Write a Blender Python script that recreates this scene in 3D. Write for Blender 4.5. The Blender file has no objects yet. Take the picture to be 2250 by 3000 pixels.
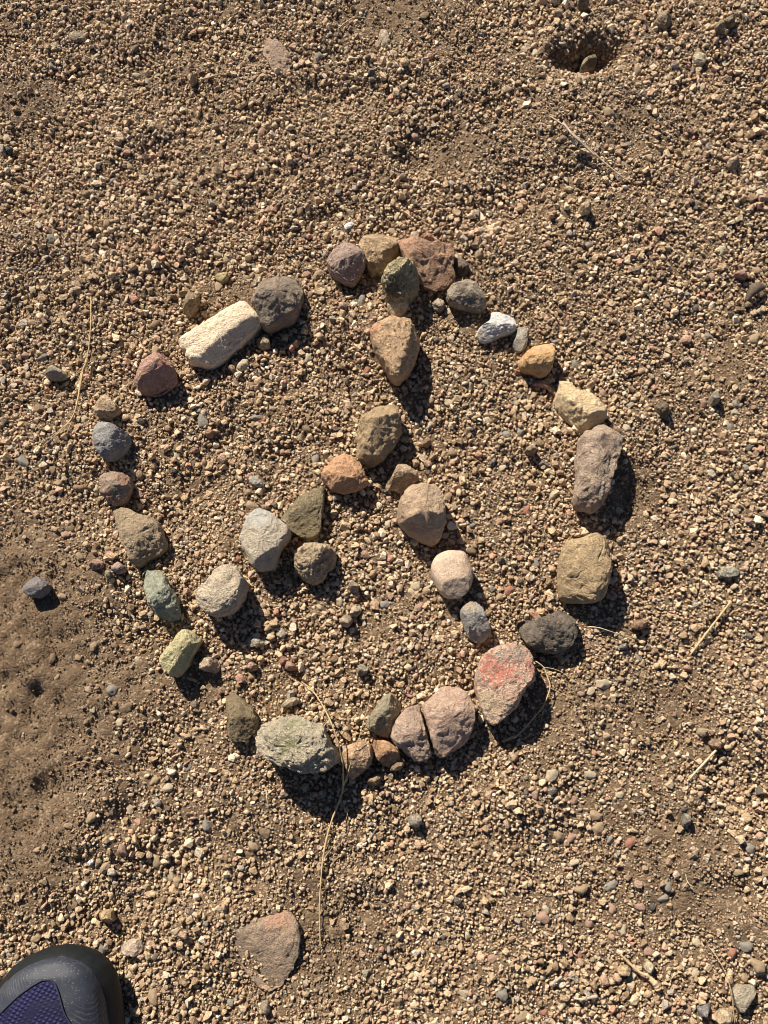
import bpy, bmesh, math, random
import numpy as np
from mathutils import Vector, Matrix

random.seed(7)
RNG = np.random.default_rng(11)
scene = bpy.context.scene
COL = scene.collection

# ------------------------------------------------------------------ camera
VFOV = math.radians(54.0)
TILT = math.radians(10.0)
DIST = 0.82
cam_d = bpy.data.cameras.new('camera')
cam = bpy.data.objects.new('camera', cam_d)
COL.objects.link(cam)
cam.location = (0.0, -DIST * math.sin(TILT), DIST * math.cos(TILT))
cam.rotation_euler = (TILT, 0, 0)
cam_d.sensor_fit = 'VERTICAL'
cam_d.sensor_height = 36.0
cam_d.lens = 18.0 / math.tan(VFOV / 2)
cam_d.clip_start = 0.02
cam_d.clip_end = 1000.0
scene.camera = cam

# ------------------------------------------------------------------ sky and sun
SUN_EL = math.radians(39.0)
SUN_TO = Vector((-0.50, 0.866, 0)).normalized()          # horizontal direction towards the sun
world = bpy.data.worlds.new('World')
scene.world = world
world.use_nodes = True
wn = world.node_tree.nodes
sky = wn.new('ShaderNodeTexSky')
sky.sky_type = 'NISHITA'
sky.sun_disc = False
sky.sun_elevation = SUN_EL
sky.sun_rotation = math.atan2(SUN_TO.x, SUN_TO.y)
sky.altitude = 2000.0
sky.air_density = 0.7
sky.dust_density = 0.4
wn['Background'].inputs['Strength'].default_value = 0.05
world.node_tree.links.new(sky.outputs[0], wn['Background'].inputs['Color'])
sun_d = bpy.data.lights.new('sun', 'SUN')
sun_d.energy = 5.0
sun_d.angle = math.radians(0.5)
sun_d.color = (1.0, 0.90, 0.765)
sun = bpy.data.objects.new('sun', sun_d)
COL.objects.link(sun)
travel = Vector((-SUN_TO.x * math.cos(SUN_EL), -SUN_TO.y * math.cos(SUN_EL), -math.sin(SUN_EL)))
sun.rotation_euler = travel.to_track_quat('-Z', 'Y').to_euler()
sun.location = (-1, 2, 3)
scene.view_settings.view_transform = 'Standard'
scene.view_settings.look = 'None'
scene.view_settings.exposure = 0.9
scene.view_settings.gamma = 1.0
scene.view_settings.use_curve_mapping = False
scene.cycles.filter_width = 0.9

# ------------------------------------------------------------------ helpers
W, H = 2250.0, 3000.0
CP = np.array(cam.location)
_ct, _st = math.cos(TILT), math.sin(TILT)


def G(u, v, z=0.0):
    """a photograph position as a place on the level plane z (metres)"""
    k = math.tan(VFOV / 2) / (H / 2)
    x = (u - W / 2) * k
    y = (H / 2 - v) * k
    dx, dy, dz = x, y * _ct + _st, y * _st - _ct
    t = (z - CP[2]) / dz
    return np.array((CP[0] + dx * t, CP[1] + dy * t))


PX = DIST * math.tan(VFOV / 2) / (H / 2)      # metres per photograph pixel near the middle

CROPS = dict(A=(900, 620, 600 / 1659), B=(350, 750, 600 / 1659), C=(1350, 850, 600 / 1659),
             D=(250, 1150, 600 / 1659), E=(650, 1150, 700 / 1659), F=(1200, 1500, 700 / 1659),
             G=(550, 1900, 700 / 1659), H=(0, 2550, 950 / 1659), I=(0, 0, 750 / 1659),
             J=(750, 0, 750 / 1659), K=(1500, 0, 750 / 1659), L=(0, 750, 500 / 1475),
             M=(1750, 750, 500 / 1475), N=(0, 1500, 600 / 1659), O=(0, 2200, 750 / 1659),
             P=(1500, 2250, 750 / 1659), Q=(1150, 1900, 300 / 952), R=(500, 2250, 1000 / 952),
             S=(1500, 1500, 750 / 952), X=(0, 0, 2250 / 1659), Z=(0, 0, 1.0))


def cpx(c, x, y):
    ox, oy, s = CROPS[c]
    return ox + x * s, oy + y * s


def _hash(ix, iy, iz, seed):
    h = (ix * 374761393 + iy * 668265263 + iz * 2147483647 + seed * 974634777) & 0xFFFFFFFF
    h = ((h ^ (h >> 13)) * 1274126177) & 0xFFFFFFFF
    return ((h ^ (h >> 16)) & 0xFFFF) / 32767.5 - 1.0


def vnoise(p, seed=0):
    """smooth value noise in -1..1; p is (n,3)"""
    p = np.asarray(p, float)
    i = np.floor(p).astype(np.int64)
    f = p - i
    u = f * f * f * (f * (f * 6 - 15) + 10)
    out = 0
    for dx in (0, 1):
        wx = u[:, 0] if dx else 1 - u[:, 0]
        for dy in (0, 1):
            wy = u[:, 1] if dy else 1 - u[:, 1]
            for dz in (0, 1):
                wz = u[:, 2] if dz else 1 - u[:, 2]
                out = out + wx * wy * wz * _hash(i[:, 0] + dx, i[:, 1] + dy, i[:, 2] + dz, seed)
    return out


def fbm(p, seed=0, octv=4, gain=0.5):
    p = np.asarray(p, float)
    a, s, out = 1.0, 1.0, 0
    for o in range(octv):
        out = out + a * vnoise(p * s + 17.3 * o, seed + o)
        a *= gain
        s *= 2.03
    return out


def p2(x, y, s):
    return np.stack([np.asarray(x) / s, np.asarray(y) / s, np.zeros_like(np.asarray(x, float))], 1)


# hollows (photograph place, radius px, depth mm) where feet and fingers pressed the ground
PITS = [(1715, 160, 62, 30), (1790, 165, 45, 16), (1640, 180, 50, 16), (760, 590, 60, 6), (700, 650, 55, 6), (460, 450, 60, 6),
        (1230, 405, 40, 7), (1215, 480, 45, 7), (1440, 340, 60, 5), (640, 655, 50, 5), (930, 650, 60, 7),
        (40, 1985, 40, 9), (130, 2300, 45, 7), (110, 2045, 40, 7), (370, 2385, 45, 9), (245, 2520, 45, 9),
        (410, 980, 60, 5), (1880, 560, 50, 4), (1165, 2360, 40, 5), (1060, 2650, 45, 7), (1310, 2955, 50, 6),
        (660, 1290, 45, 6), (560, 1440, 50, 5), (590, 2130, 60, 5), (900, 2000, 60, 5), (760, 2540, 60, 6),
        (2090, 2600, 50, 6), (2170, 2620, 40, 6), (2130, 990, 35, 6), (1860, 1490, 60, 4), (1290, 900, 40, 4),
        (1040, 830, 50, 5), (200, 220, 50, 5), (330, 560, 60, 4), (530, 830, 60, 5), (1120, 1180, 50, 4),
        (1400, 1330, 60, 3), (2040, 2110, 40, 5), (1180, 2460, 50, 5), (80, 430, 70, 5), (1020, 300, 60, 4),
        (1360, 200, 60, 5), (1990, 430, 60, 4), (2050, 620, 50, 5), (1500, 560, 60, 4), (840, 1330, 50, 4)]
LUMPS = [(300, 2360, 70, 7), (60, 2000, 60, 6), (110, 2270, 50, 6), (2080, 2560, 60, 5), (560, 700, 80, 5),
         (1640, 120, 70, 7), (880, 600, 80, 5), (620, 2700, 90, 4), (700, 880, 80, 4), (250, 2480, 50, 5),
         (1750, 90, 60, 6), (380, 380, 90, 5), (1050, 2600, 60, 5), (1480, 2350, 90, 4), (330, 1620, 70, 4)]


def ground_z(x, y):
    x = np.atleast_1d(np.asarray(x, float))
    y = np.atleast_1d(np.asarray(y, float))
    z = 0.0050 * fbm(p2(x, y, 0.20), 3, 3) + 0.0050 * fbm(p2(x, y, 0.055), 9, 3) + 0.0009 * fbm(p2(x, y, 0.012), 15, 2)
    near = np.exp(-((x / 1.6) ** 2 + (y / 1.6) ** 2) ** 2)
    z = z * (0.35 + 0.65 * near)
    wob = 0.25 * vnoise(p2(x, y, 0.02), 33)
    for lst, sg in ((PITS, -1), (LUMPS, 1)):
        for (u, v, r, d) in lst:
            c = G(u, v)
            q = ((x - c[0]) ** 2 + (y - c[1]) ** 2) / ((r * PX) ** 2)
            q = q * (1 + wob)
            z = z + sg * d * 0.001 * np.exp(-q)
    return z


# 0 = pebbly gravel, 1 = bare fine soil
FINE = [(90, 2150, 270, 480, 1.4), (40, 1780, 170, 260, 1.0), (2060, 2560, 200, 220, 0.9), (1870, 1440, 110, 170, 0.9),
        (1990, 2040, 170, 120, 0.7), (110, 300, 190, 110, 0.9), (1330, 470, 190, 90, 0.8), (1750, 620, 300, 110, 0.5),
        (820, 520, 200, 110, 0.5), (1480, 2480, 220, 160, 0.6), (950, 2800, 200, 170, 0.6), (700, 2430, 180, 80, 0.4),
        (1640, 2060, 160, 170, 0.5), (1180, 60, 150, 120, 0.5), (560, 1440, 180, 60, 0.45), (680, 870, 150, 80, 0.5),
        (640, 2000, 110, 90, 0.4), (2150, 1050, 90, 70, 0.6), (1900, 350, 160, 90, 0.4), (1750, 1010, 90, 90, 0.3)]


def fineness(x, y):
    f = 0.34 * fbm(p2(x, y, 0.09), 71, 3) - 0.12
    for (u, v, ru, rv, a) in FINE:
        c = G(u, v)
        f = f + a * np.exp(-(((x - c[0]) / (ru * PX)) ** 2 + ((y - c[1]) / (rv * PX)) ** 2))
    return np.clip(f, 0, 1)


def tag(o, label=None, cat=None, group=None, kind=None):
    if label: o['label'] = label
    if cat: o['category'] = cat
    if group: o['group'] = group
    if kind: o['kind'] = kind
    return o


def mesh_obj(name, verts, faces, mat=None, parent=None, smooth=True):
    me = bpy.data.meshes.new(name)
    me.from_pydata([tuple(map(float, v)) for v in verts], [], faces)
    me.validate()
    if smooth:
        me.polygons.foreach_set('use_smooth', [True] * len(me.polygons))
    if mat: me.materials.append(mat)
    o = bpy.data.objects.new(name, me)
    COL.objects.link(o)
    if parent: o.parent = parent
    return o


# ------------------------------------------------------------------ materials
class NT:
    def __init__(self, name):
        self.m = bpy.data.materials.new(name)
        self.m.use_nodes = True
        self.t = self.m.node_tree
        self.n = self.t.nodes
        self.b = self.n['Principled BSDF']
        self.b.inputs['Specular IOR Level'].default_value = 0.3

    def new(self, ty, **kw):
        nd = self.n.new(ty)
        for k, v in kw.items():
            if k.startswith('i_'):
                nd.inputs[k[2:]].default_value = v
            else:
                setattr(nd, k, v)
        return nd

    def link(self, a, b):
        self.t.links.new(a, b)

    def noise(self, vec, scale, detail=4, rough=0.6, dist=0.0):
        nd = self.new('ShaderNodeTexNoise', i_Scale=scale, i_Detail=detail, i_Roughness=rough, i_Distortion=dist)
        if vec is not None: self.link(vec, nd.inputs['Vector'])
        return nd.outputs['Fac']

    def mrange(self, val, a, b, c=0.0, d=1.0, smooth=False):
        nd = self.new('ShaderNodeMapRange', clamp=True)
        if smooth: nd.interpolation_type = 'SMOOTHSTEP'
        self.link(val, nd.inputs['Value'])
        for k, q in zip(('From Min', 'From Max', 'To Min', 'To Max'), (a, b, c, d)):
            nd.inputs[k].default_value = q
        return nd.outputs['Result']

    def mix(self, fac, a, b, blend='MIX'):
        nd = self.new('ShaderNodeMix', data_type='RGBA', blend_type=blend)
        if isinstance(fac, (int, float)): nd.inputs[0].default_value = fac
        else: self.link(fac, nd.inputs[0])
        for s, q in ((6, a), (7, b)):
            if isinstance(q, tuple): nd.inputs[s].default_value = (*q[:3], 1)
            else: self.link(q, nd.inputs[s])
        return nd.outputs[2]

    def math(self, op, a, b=None):
        nd = self.new('ShaderNodeMath', operation=op)
        for i, q in enumerate((a, b)):
            if q is None: continue
            if isinstance(q, (int, float)): nd.inputs[i].default_value = q
            else: self.link(q, nd.inputs[i])
        return nd.outputs[0]

    def grey(self, val):
        nd = self.new('ShaderNodeCombineColor')
        for i in range(3): self.link(val, nd.inputs[i])
        return nd.outputs[0]

    def bump(self, h, strength, dist, normal=None):
        nd = self.new('ShaderNodeBump', i_Strength=strength, i_Distance=dist)
        self.link(h, nd.inputs['Height'])
        if normal is not None: self.link(normal, nd.inputs['Normal'])
        return nd.outputs['Normal']


def objvec(N, seed):
    tc = N.new('ShaderNodeTexCoord')
    ad = N.new('ShaderNodeVectorMath', operation='ADD')
    N.link(tc.outputs['Object'], ad.inputs[0])
    r = random.Random(seed)
    ad.inputs[1].default_value = (r.uniform(-9, 9), r.uniform(-9, 9), r.uniform(-9, 9))
    return tc.outputs['Object'], ad.outputs[0]


def rock_mat(name, c1, c2, c3, seed, scale=95, speck=0.0, speckcol=(0.05, 0.045, 0.04), bumpy=1.0, dust=0.25,
             patches=(), vein=None, rough=0.85):
    N = NT(name)
    raw, vec = objvec(N, seed)
    def wm(c):
        lum = 0.3 * c[0] + 0.55 * c[1] + 0.15 * c[2]
        return tuple(min(0.78, 1.14 * (0.86 * a + 0.14 * lum * b)) for a, b in zip(c, (1.18, 0.98, 0.80)))

    c1, c2, c3 = wm(c1), wm(c2), wm(c3)
    n1 = N.noise(vec, scale, 5, 0.65, 0.4)
    n2 = N.noise(vec, scale * 2.7, 6, 0.7, 0.2)
    n3 = N.noise(vec, 900, 4, 0.7)
    n4 = N.noise(vec, 330, 5, 0.75)
    c2 = tuple(a + 1.3 * (b - a) for a, b in zip(c1, c2))
    c3 = tuple(min(0.82, max(0.02, a + 1.35 * (b - a))) for a, b in zip(c1, c3))
    col = N.mix(N.mrange(n1, 0.40, 0.60), c1, c2)
    col = N.mix(N.mrange(n2, 0.53, 0.66), col, c3)
    for (px, py, pz, rad, pc, st) in patches:
        vm = N.new('ShaderNodeVectorMath', operation='DISTANCE')
        N.link(raw, vm.inputs[0])
        vm.inputs[1].default_value = (px, py, pz)
        dd = N.math('ADD', vm.outputs['Value'], N.math('ADD', N.math('MULTIPLY', N.math('SUBTRACT', n2, 0.5), rad * 3.0), N.math('MULTIPLY', N.math('SUBTRACT', n4, 0.5), rad * 2.6)))
        col = N.mix(N.mrange(dd, rad * 1.15, rad * 0.55, 0, st, True), col, pc)
    if vein:
        wv = N.new('ShaderNodeTexNoise', i_Scale=scale * 0.9, i_Detail=3.0, i_Distortion=0.8)
        N.link(vec, wv.inputs['Vector'])
        ab = N.math('ABSOLUTE', N.math('SUBTRACT', wv.outputs['Fac'], 0.5))
        col = N.mix(N.mrange(ab, 0.012, 0.0, 0, 0.8), col, vein)
    if speck:
        ns = N.noise(vec, 330, 3, 0.6)
        nb = N.noise(vec, 260, 4, 0.7)
        col = N.mix(N.mrange(ns, 0.64 - speck, 0.70 - speck, 0, 0.8), col, speckcol)
        col = N.mix(N.mrange(nb, 0.60, 0.68, 0, 0.5), col, (0.62, 0.50, 0.38))
    col = N.mix(N.mrange(n4, 0.41, 0.33, 0, 0.65 * min(1, bumpy)), col, tuple(q * 0.35 for q in c2))
    if dust:
        nd = N.noise(vec, scale * 1.6, 5, 0.75)
        col = N.mix(N.mrange(nd, 0.5, 0.7, 0, dust), col, (0.46, 0.34, 0.21))
    col = N.mix(1.0, col, N.grey(N.mrange(n3, 0.3, 0.7, 0.62, 1.36)), 'MULTIPLY')
    N.link(col, N.b.inputs['Base Color'])
    N.b.inputs['Roughness'].default_value = rough
    hb = N.math('ADD', N.math('MULTIPLY', n2, 1.6), N.math('ADD', n3, N.math('MULTIPLY', n4, 1.6)))
    N.link(N.bump(hb, 0.9 * min(bumpy, 1.1), 0.0018 * bumpy), N.b.inputs['Normal'])
    return N.m


def grain_mat():
    N = NT('gravel_grains')
    at = N.new('ShaderNodeAttribute', attribute_name='gcol', attribute_type='INSTANCER')
    tc = N.new('ShaderNodeTexCoord')
    n = N.noise(tc.outputs['Object'], 2.6, 4, 0.7)
    col = N.mix(1.0, at.outputs['Color'], N.grey(N.mrange(n, 0.3, 0.7, 0.7, 1.25)), 'MULTIPLY')
    N.link(col, N.b.inputs['Base Color'])
    N.b.inputs['Roughness'].default_value = 0.72
    N.b.inputs['Specular IOR Level'].default_value = 0.35
    N.link(N.bump(n, 0.5, 0.35), N.b.inputs['Normal'])
    return N.m


def soil_mat():
    N = NT('sandy_soil')
    tc = N.new('ShaderNodeTexCoord')
    v = tc.outputs['Object']
    n1 = N.noise(v, 9, 5, 0.6)
    n2 = N.noise(v, 160, 6, 0.75)
    n3 = N.noise(v, 700, 4, 0.75)
    vo = N.new('ShaderNodeTexVoronoi', i_Scale=420.0)
    N.link(v, vo.inputs['Vector'])
    sp = N.new('ShaderNodeSeparateColor')
    N.link(vo.outputs['Color'], sp.inputs[0])
    col = N.mix(N.mrange(n1, 0.35, 0.65), (0.155, 0.103, 0.061), (0.205, 0.140, 0.086))
    col = N.mix(N.mrange(n2, 0.35, 0.65), col, (0.160, 0.108, 0.064))
    col = N.mix(N.mrange(sp.outputs[0], 0.7, 0.95, 0, 0.55), col, (0.38, 0.29, 0.195))
    col = N.mix(1.0, col, N.grey(N.mrange(n3, 0.3, 0.7, 0.7, 1.25)), 'MULTIPLY')
    N.link(col, N.b.inputs['Base Color'])
    N.b.inputs['Roughness'].default_value = 0.95
    inv = N.math('SUBTRACT', 1.0, vo.outputs['Distance'])
    h = N.math('ADD', N.math('MULTIPLY', n2, 2.5), N.math('ADD', N.math('MULTIPLY', inv, 0.7), n3))
    N.link(N.bump(h, 1.0, 0.0013), N.b.inputs['Normal'])
    return N.m


def plain_mat(name, col, rough=0.6, nscale=300, var=0.2, bump=0.3, bdist=0.0005, spec=0.3):
    N = NT(name)
    tc = N.new('ShaderNodeTexCoord')
    n = N.noise(tc.outputs['Object'], nscale, 4, 0.65)
    c = N.mix(1.0, col, N.grey(N.mrange(n, 0.3, 0.7, 1 - var, 1 + var)), 'MULTIPLY')
    N.link(c, N.b.inputs['Base Color'])
    N.b.inputs['Roughness'].default_value = rough
    N.b.inputs['Specular IOR Level'].default_value = spec
    if bump: N.link(N.bump(n, bump, bdist), N.b.inputs['Normal'])
    return N.m


# ------------------------------------------------------------------ ground sheet
def axis(lo, hi, step, far):
    core = np.arange(lo, hi + step / 2, step)
    out, d, s = [], 0.0, step
    while d < far:
        s *= 1.35
        d += s
        out.append(d)
    out = np.array(out)
    return np.concatenate([lo - out[::-1], core, hi + out])


gx = axis(-0.60, 0.60, 0.0034, 150)
gy = axis(-0.52, 0.72, 0.0034, 150)
XX, YY = np.meshgrid(gx, gy)
ZZ = ground_z(XX.ravel(), YY.ravel())
core = (np.abs(XX.ravel()) < 0.65) & (YY.ravel() > -0.6) & (YY.ravel() < 0.8)
zz = np.zeros_like(ZZ)
zz[core] = (0.0011 + 0.0016 * fineness(XX.ravel()[core], YY.ravel()[core])) * fbm(p2(XX.ravel()[core], YY.ravel()[core], 0.0065), 41, 2)
ZZ = ZZ + zz
nx, ny = len(gx), len(gy)
vv = np.stack([XX.ravel(), YY.ravel(), ZZ], 1)
idx = np.arange(nx * ny).reshape(ny, nx)
ff = np.stack([idx[:-1, :-1], idx[:-1, 1:], idx[1:, 1:], idx[1:, :-1]], -1).reshape(-1, 4)
me = bpy.data.meshes.new('ground')
me.vertices.add(len(vv)); me.vertices.foreach_set('co', vv.ravel())
me.loops.add(ff.size); me.loops.foreach_set('vertex_index', ff.ravel())
me.polygons.add(len(ff))
me.polygons.foreach_set('loop_start', np.arange(len(ff)) * 4)
me.polygons.foreach_set('use_smooth', np.ones(len(ff), bool))
me.update(calc_edges=True)
me.materials.append(soil_mat())
ground = bpy.data.objects.new('ground', me)
COL.objects.link(ground)
tag(ground, 'brown sandy soil under the loose gravel', 'ground', kind='structure')

# ------------------------------------------------------------------ stones
FOOT = []        # (cx, cy, r[theta], reach factor) footprints that keep the gravel off


def star(poly, n):
    poly = np.asarray(poly)
    c = poly.mean(0)
    a = np.roll(poly, -1, 0)
    cr = poly[:, 0] * a[:, 1] - a[:, 0] * poly[:, 1]
    A = cr.sum() / 2
    if abs(A) > 1e-12:
        c = np.array([((poly[:, 0] + a[:, 0]) * cr).sum(), ((poly[:, 1] + a[:, 1]) * cr).sum()]) / (6 * A)
    th = np.arange(n) / n * 2 * np.pi
    r = np.zeros(n)
    P, Q = poly - c, a - c
    for i, t in enumerate(th):
        d = np.array([math.cos(t), math.sin(t)])
        e = Q - P
        den = d[0] * e[:, 1] - d[1] * e[:, 0]
        den = np.where(np.abs(den) < 1e-15, 1e-15, den)
        tt = (P[:, 0] * e[:, 1] - P[:, 1] * e[:, 0]) / den
        ss = (P[:, 0] * d[1] - P[:, 1] * d[0]) / den
        ok = (tt > 0) & (ss >= -1e-9) & (ss <= 1 + 1e-9)
        r[i] = tt[ok].max() if ok.any() else np.nan
    if np.isnan(r).any():
        g = ~np.isnan(r)
        r = np.interp(th, th[g], r[g], period=2 * np.pi)
    return c, r, math.sqrt(abs(A) / np.pi)


def outline(poly, c, n, soft):
    """closed outline resampled evenly along its length, corners eased a little"""
    P = np.asarray(poly) - c
    A = np.sum(P[:, 0] * np.roll(P[:, 1], -1) - np.roll(P[:, 0], -1) * P[:, 1])
    if A < 0: P = P[::-1]
    for _ in range(1 if soft < 2 else 3):
        Q = np.roll(P, -1, 0)
        q = 0.18 if soft < 2 else 0.25
        P = np.stack([P * (1 - q) + Q * q, P * q + Q * (1 - q)], 1).reshape(-1, 2)
    Q = np.vstack([P, P[:1]])
    L = np.concatenate([[0], np.cumsum(np.hypot(*np.diff(Q, axis=0).T))])
    t = np.arange(n) / n * L[-1]
    return np.stack([np.interp(t, L, Q[:, 0]), np.interp(t, L, Q[:, 1])], 1)


def smooth_periodic(r, k):
    if k <= 0: return r
    w = np.exp(-0.5 * (np.arange(-3 * k, 3 * k + 1) / k) ** 2)
    w /= w.sum()
    rr = np.concatenate([r[-3 * k:], r, r[:3 * k]])
    return np.convolve(rr, w, 'valid')


def stone_mesh(name, r, R, top, bot, nseg, nring, n=2.6, planes=(), ncut=6, rough=0.05, rscale=0.5, fine=0.02,
               seed=0, bevel=0.10, crack=0.0, deep=0.0):
    bevel = bevel * 0.5
    """closed stone: outline r(theta) at the equator, top/bot half heights; planes = (image angle, offset, steep)"""
    rr = random.Random(seed)
    t = (np.arange(1, nring) / nring) * np.pi
    rho = np.abs(np.sin(t)) ** (2 / n)
    zc = np.sign(np.cos(t)) * np.abs(np.cos(t)) ** (2 / n)
    th = np.arange(nseg) / nseg * 2 * np.pi
    if r.ndim == 1: r = np.stack([r * np.cos(th), r * np.sin(th)], 1)
    X = rho[:, None] * r[:, 0][None, :]
    Y = rho[:, None] * r[:, 1][None, :]
    Zt = np.repeat(zc[:, None], nseg, 1)
    pts = np.stack([X, Y, np.where(Zt > 0, Zt * top, Zt * bot)], -1).reshape(-1, 3)
    pts = np.vstack([[0, 0, top], pts, [0, 0, -bot]])
    up = pts[:, 2] > -0.02 * top
    ux, uy, uz = pts[:, 0] / R, pts[:, 1] / R, pts[:, 2] / top
    cuts = []
    for (ang, off, steep) in planes:
        a = math.radians(ang)
        cuts.append((math.cos(a), -math.sin(a), off, steep))
    for _ in range(ncut):
        a = rr.uniform(0, 2 * math.pi)
        cuts.append((math.cos(a), math.sin(a), rr.uniform(0.10, 0.70), rr.uniform(0.45, 2.0)))
    # gently tilted crown plus cuts, smooth minimum
    z = uz.copy()
    kk = bevel
    for (cx, cy, off, st) in cuts:
        lim = 1.0 - st * (ux * cx + uy * cy - off) - 0.04
        hmm = np.clip(0.5 + 0.5 * (lim - z) / kk, 0, 1)
        z2 = lim * (1 - hmm) + z * hmm - kk * hmm * (1 - hmm)
        z = np.where(up, z2, z)
    floor_ = -0.25 - deep - 0.12 * np.sqrt(ux ** 2 + uy ** 2)
    z = np.where(up, np.maximum(z, floor_), uz)
    pts[:, 2] = np.where(up, z * top, pts[:, 2])
    # broken facets
    if rough > 0.02:
        Q = pts / np.array([R, R, top])
        for _ in range(11):
            a, e = rr.uniform(0, 2 * math.pi), rr.uniform(0.3, 1.25)
            nn = np.array([math.cos(a) * math.cos(e), math.sin(a) * math.cos(e), math.sin(e)])
            sd = Q @ nn
            dlim = sd.max() * rr.uniform(0.84, 0.96)
            Q = Q - np.where(sd > dlim, (sd - dlim) * 0.93, 0)[:, None] * nn
        pts = Q * np.array([R, R, top])
    rough = rough * 0.62
    # roughness pushed outwards
    s = R * rscale
    q = pts / s + seed * 3.1
    d = fbm(q, seed, 4, 0.55) * rough * R
    rid = (1 - np.abs(vnoise(q * 1.9, seed + 50)) * 2) * rough * 0.5 * R
    cf = fbm(q * 1.3, seed + 90, 2) * 3.5
    cfr = cf - np.floor(cf)
    chip = (np.floor(cf) + np.clip((cfr - 0.8) / 0.2, 0, 1)) / 3.5 * rough * 1.1 * R
    d2 = (fbm(pts / (R * 0.16) + 5.0, seed + 20, 4, 0.62) + 0.8 * (0.5 - np.abs(fbm(pts / (R * 0.22) + 9.0, seed + 60, 3, 0.6)))) * fine * R
    nrm = pts.copy()
    nrm[:, 2] *= (R / top)
    nrm /= np.linalg.norm(nrm, axis=1)[:, None] + 1e-9
    pts = pts + nrm * (d + rid + chip + d2)[:, None]
    if crack:
        cr_ = np.abs(vnoise(pts / (R * 0.9) + 31.0, seed + 7))
        pts[:, 2] -= np.where(up, np.exp(-(cr_ / 0.035) ** 2) * crack * R, 0)
    faces = []
    L = 1 + (nring - 1) * nseg
    for j in range(nseg):
        k = (j + 1) % nseg
        faces.append((0, 1 + j, 1 + k))
        for i in range(nring - 2):
            a, b = 1 + i * nseg, 1 + (i + 1) * nseg
            faces.append((a + j, b + j, b + k, a + k))
        a = 1 + (nring - 2) * nseg
        faces.append((L, a + k, a + j))
    return pts, faces


SEEDN = [0]


def stone(crop, poly, hmm, cols, label, name='stone', cat='stone', group=None, eq=0.4, n=2.6, planes=(), ncut=5, rough=0.05,
          rscale=0.6, fine=0.016, bevel=0.10, crack=0.0, speck=0.0, speckcol=(0.05, 0.045, 0.04), bumpy=1.0, dust=0.22,
          patches=(), vein=None, scale=95, base=0.0, reach=0.95, soft=1, rgh=0.85, lift=0.0, cover=None, deep=0.0):
    SEEDN[0] += 1
    seed = SEEDN[0]
    Hh = hmm * 0.001
    ze = Hh * eq
    cc = np.mean([cpx(crop, *p) for p in poly], 0)
    c0 = G(*cc)
    zg = float(ground_z(c0[0], c0[1])[0]) + base
    P = np.array([G(*cpx(crop, *p), zg + ze) for p in poly])
    size_px = (max(p[0] for p in poly) - min(p[0] for p in poly)) * CROPS[crop][2]
    big = size_px > 70
    nseg, nring = (132, 74) if big else (64, 36) if size_px > 35 else (36, 22)
    c, r, R = star(P, nseg)
    r = smooth_periodic(r, soft * (2 if big else 1))
    n = n + 1.5 if soft < 3 else n
    curve = outline(P, c, nseg, soft)
    fine = fine * 1.5 if soft < 3 else fine
    bot = ze + 0.0045 - base * 0 + lift
    top = Hh - ze
    pts, faces = stone_mesh(name, curve, R, top, bot, nseg, nring, n, planes, ncut, rough, rscale, fine, seed, bevel, crack, deep)
    # patches given as photograph places in the same crop: (x, y, radius, colour, strength)
    pl = []
    for (x, y, rad, pc, st) in patches:
        w = G(*cpx(crop, x, y), zg + Hh * 0.8)
        pl.append((w[0] - c[0], w[1] - c[1], top * 0.6, rad * CROPS[crop][2] * PX, pc, st))
    m = rock_mat('rock', *cols, seed=seed, scale=scale, speck=speck, speckcol=speckcol, bumpy=bumpy, dust=dust,
                 patches=pl, vein=vein, rough=rgh)
    o = mesh_obj(name, pts, faces, m)
    o.location = (c[0], c[1], zg + ze)
    tag(o, label, cat, group)
    if base < 0.002:
        rf = r * reach
        if cover:
            tha = np.arange(nseg) / nseg * 2 * np.pi
            dl = np.abs((tha + math.radians(cover[0]) + np.pi) % (2 * np.pi) - np.pi)
            rf = rf * (1 - (1 - cover[2]) * np.exp(-(dl / math.radians(cover[1])) ** 2))
        FOOT.append((c[0], c[1], rf, reach))
    return o


def cs(c, k2=0.62, k3=1.42, tint=(1, 1, 1)):
    return (c, tuple(q * k2 for q in c), tuple(min(0.8, q * k3 * t) for q, t in zip(c, tint)))


RG = 'stones laid out in the peace sign'
TAN = (0.40, 0.285, 0.170)
# --- outer ring, clockwise from the top
stone('A', [(410, 275), (470, 215), (600, 165), (680, 185), (725, 235), (755, 300), (735, 350), (690, 385), (650, 470), (600, 505),
            (540, 500), (490, 470), (475, 420), (440, 340)], 22, cs((0.43, 0.30, 0.17)),
      'flat topped tan stone between the mauve stone and the broad red-brown stone', group=RG, planes=[(90, 0.55, 1.6), (40, 0.45, 1.2)], ncut=2, rough=0.05)
stone('A', [(725, 215), (820, 225), (960, 265), (1060, 285), (1190, 285), (1195, 380), (1190, 540), (1120, 615), (1030, 635),
            (930, 600), (900, 560), (860, 500), (790, 390), (760, 310)], 25, cs((0.36, 0.215, 0.135)),
      'broad red-brown stone with a pinkish ledge, at the top of the ring', group=RG,
      planes=[(80, -0.42, 0.75), (105, 0.1, 0.5)], ncut=3, rough=0.07, n=3.2, patches=[(800, 250, 90, (0.50, 0.29, 0.19), 0.8), (1120, 320, 110, (0.48, 0.28, 0.17), 0.6)])
stone('A', [(1130, 660), (1180, 600), (1290, 565), (1360, 590), (1420, 660), (1455, 760), (1430, 795), (1380, 805), (1240, 775),
            (1150, 740), (1130, 700)], 21, cs((0.32, 0.265, 0.195)),
      'rounded grey-brown stone between the broad red-brown stone and the pale blue-grey stone', group=RG, planes=[(90, 0.0, 0.9)], ncut=2, rough=0.03)
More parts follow.
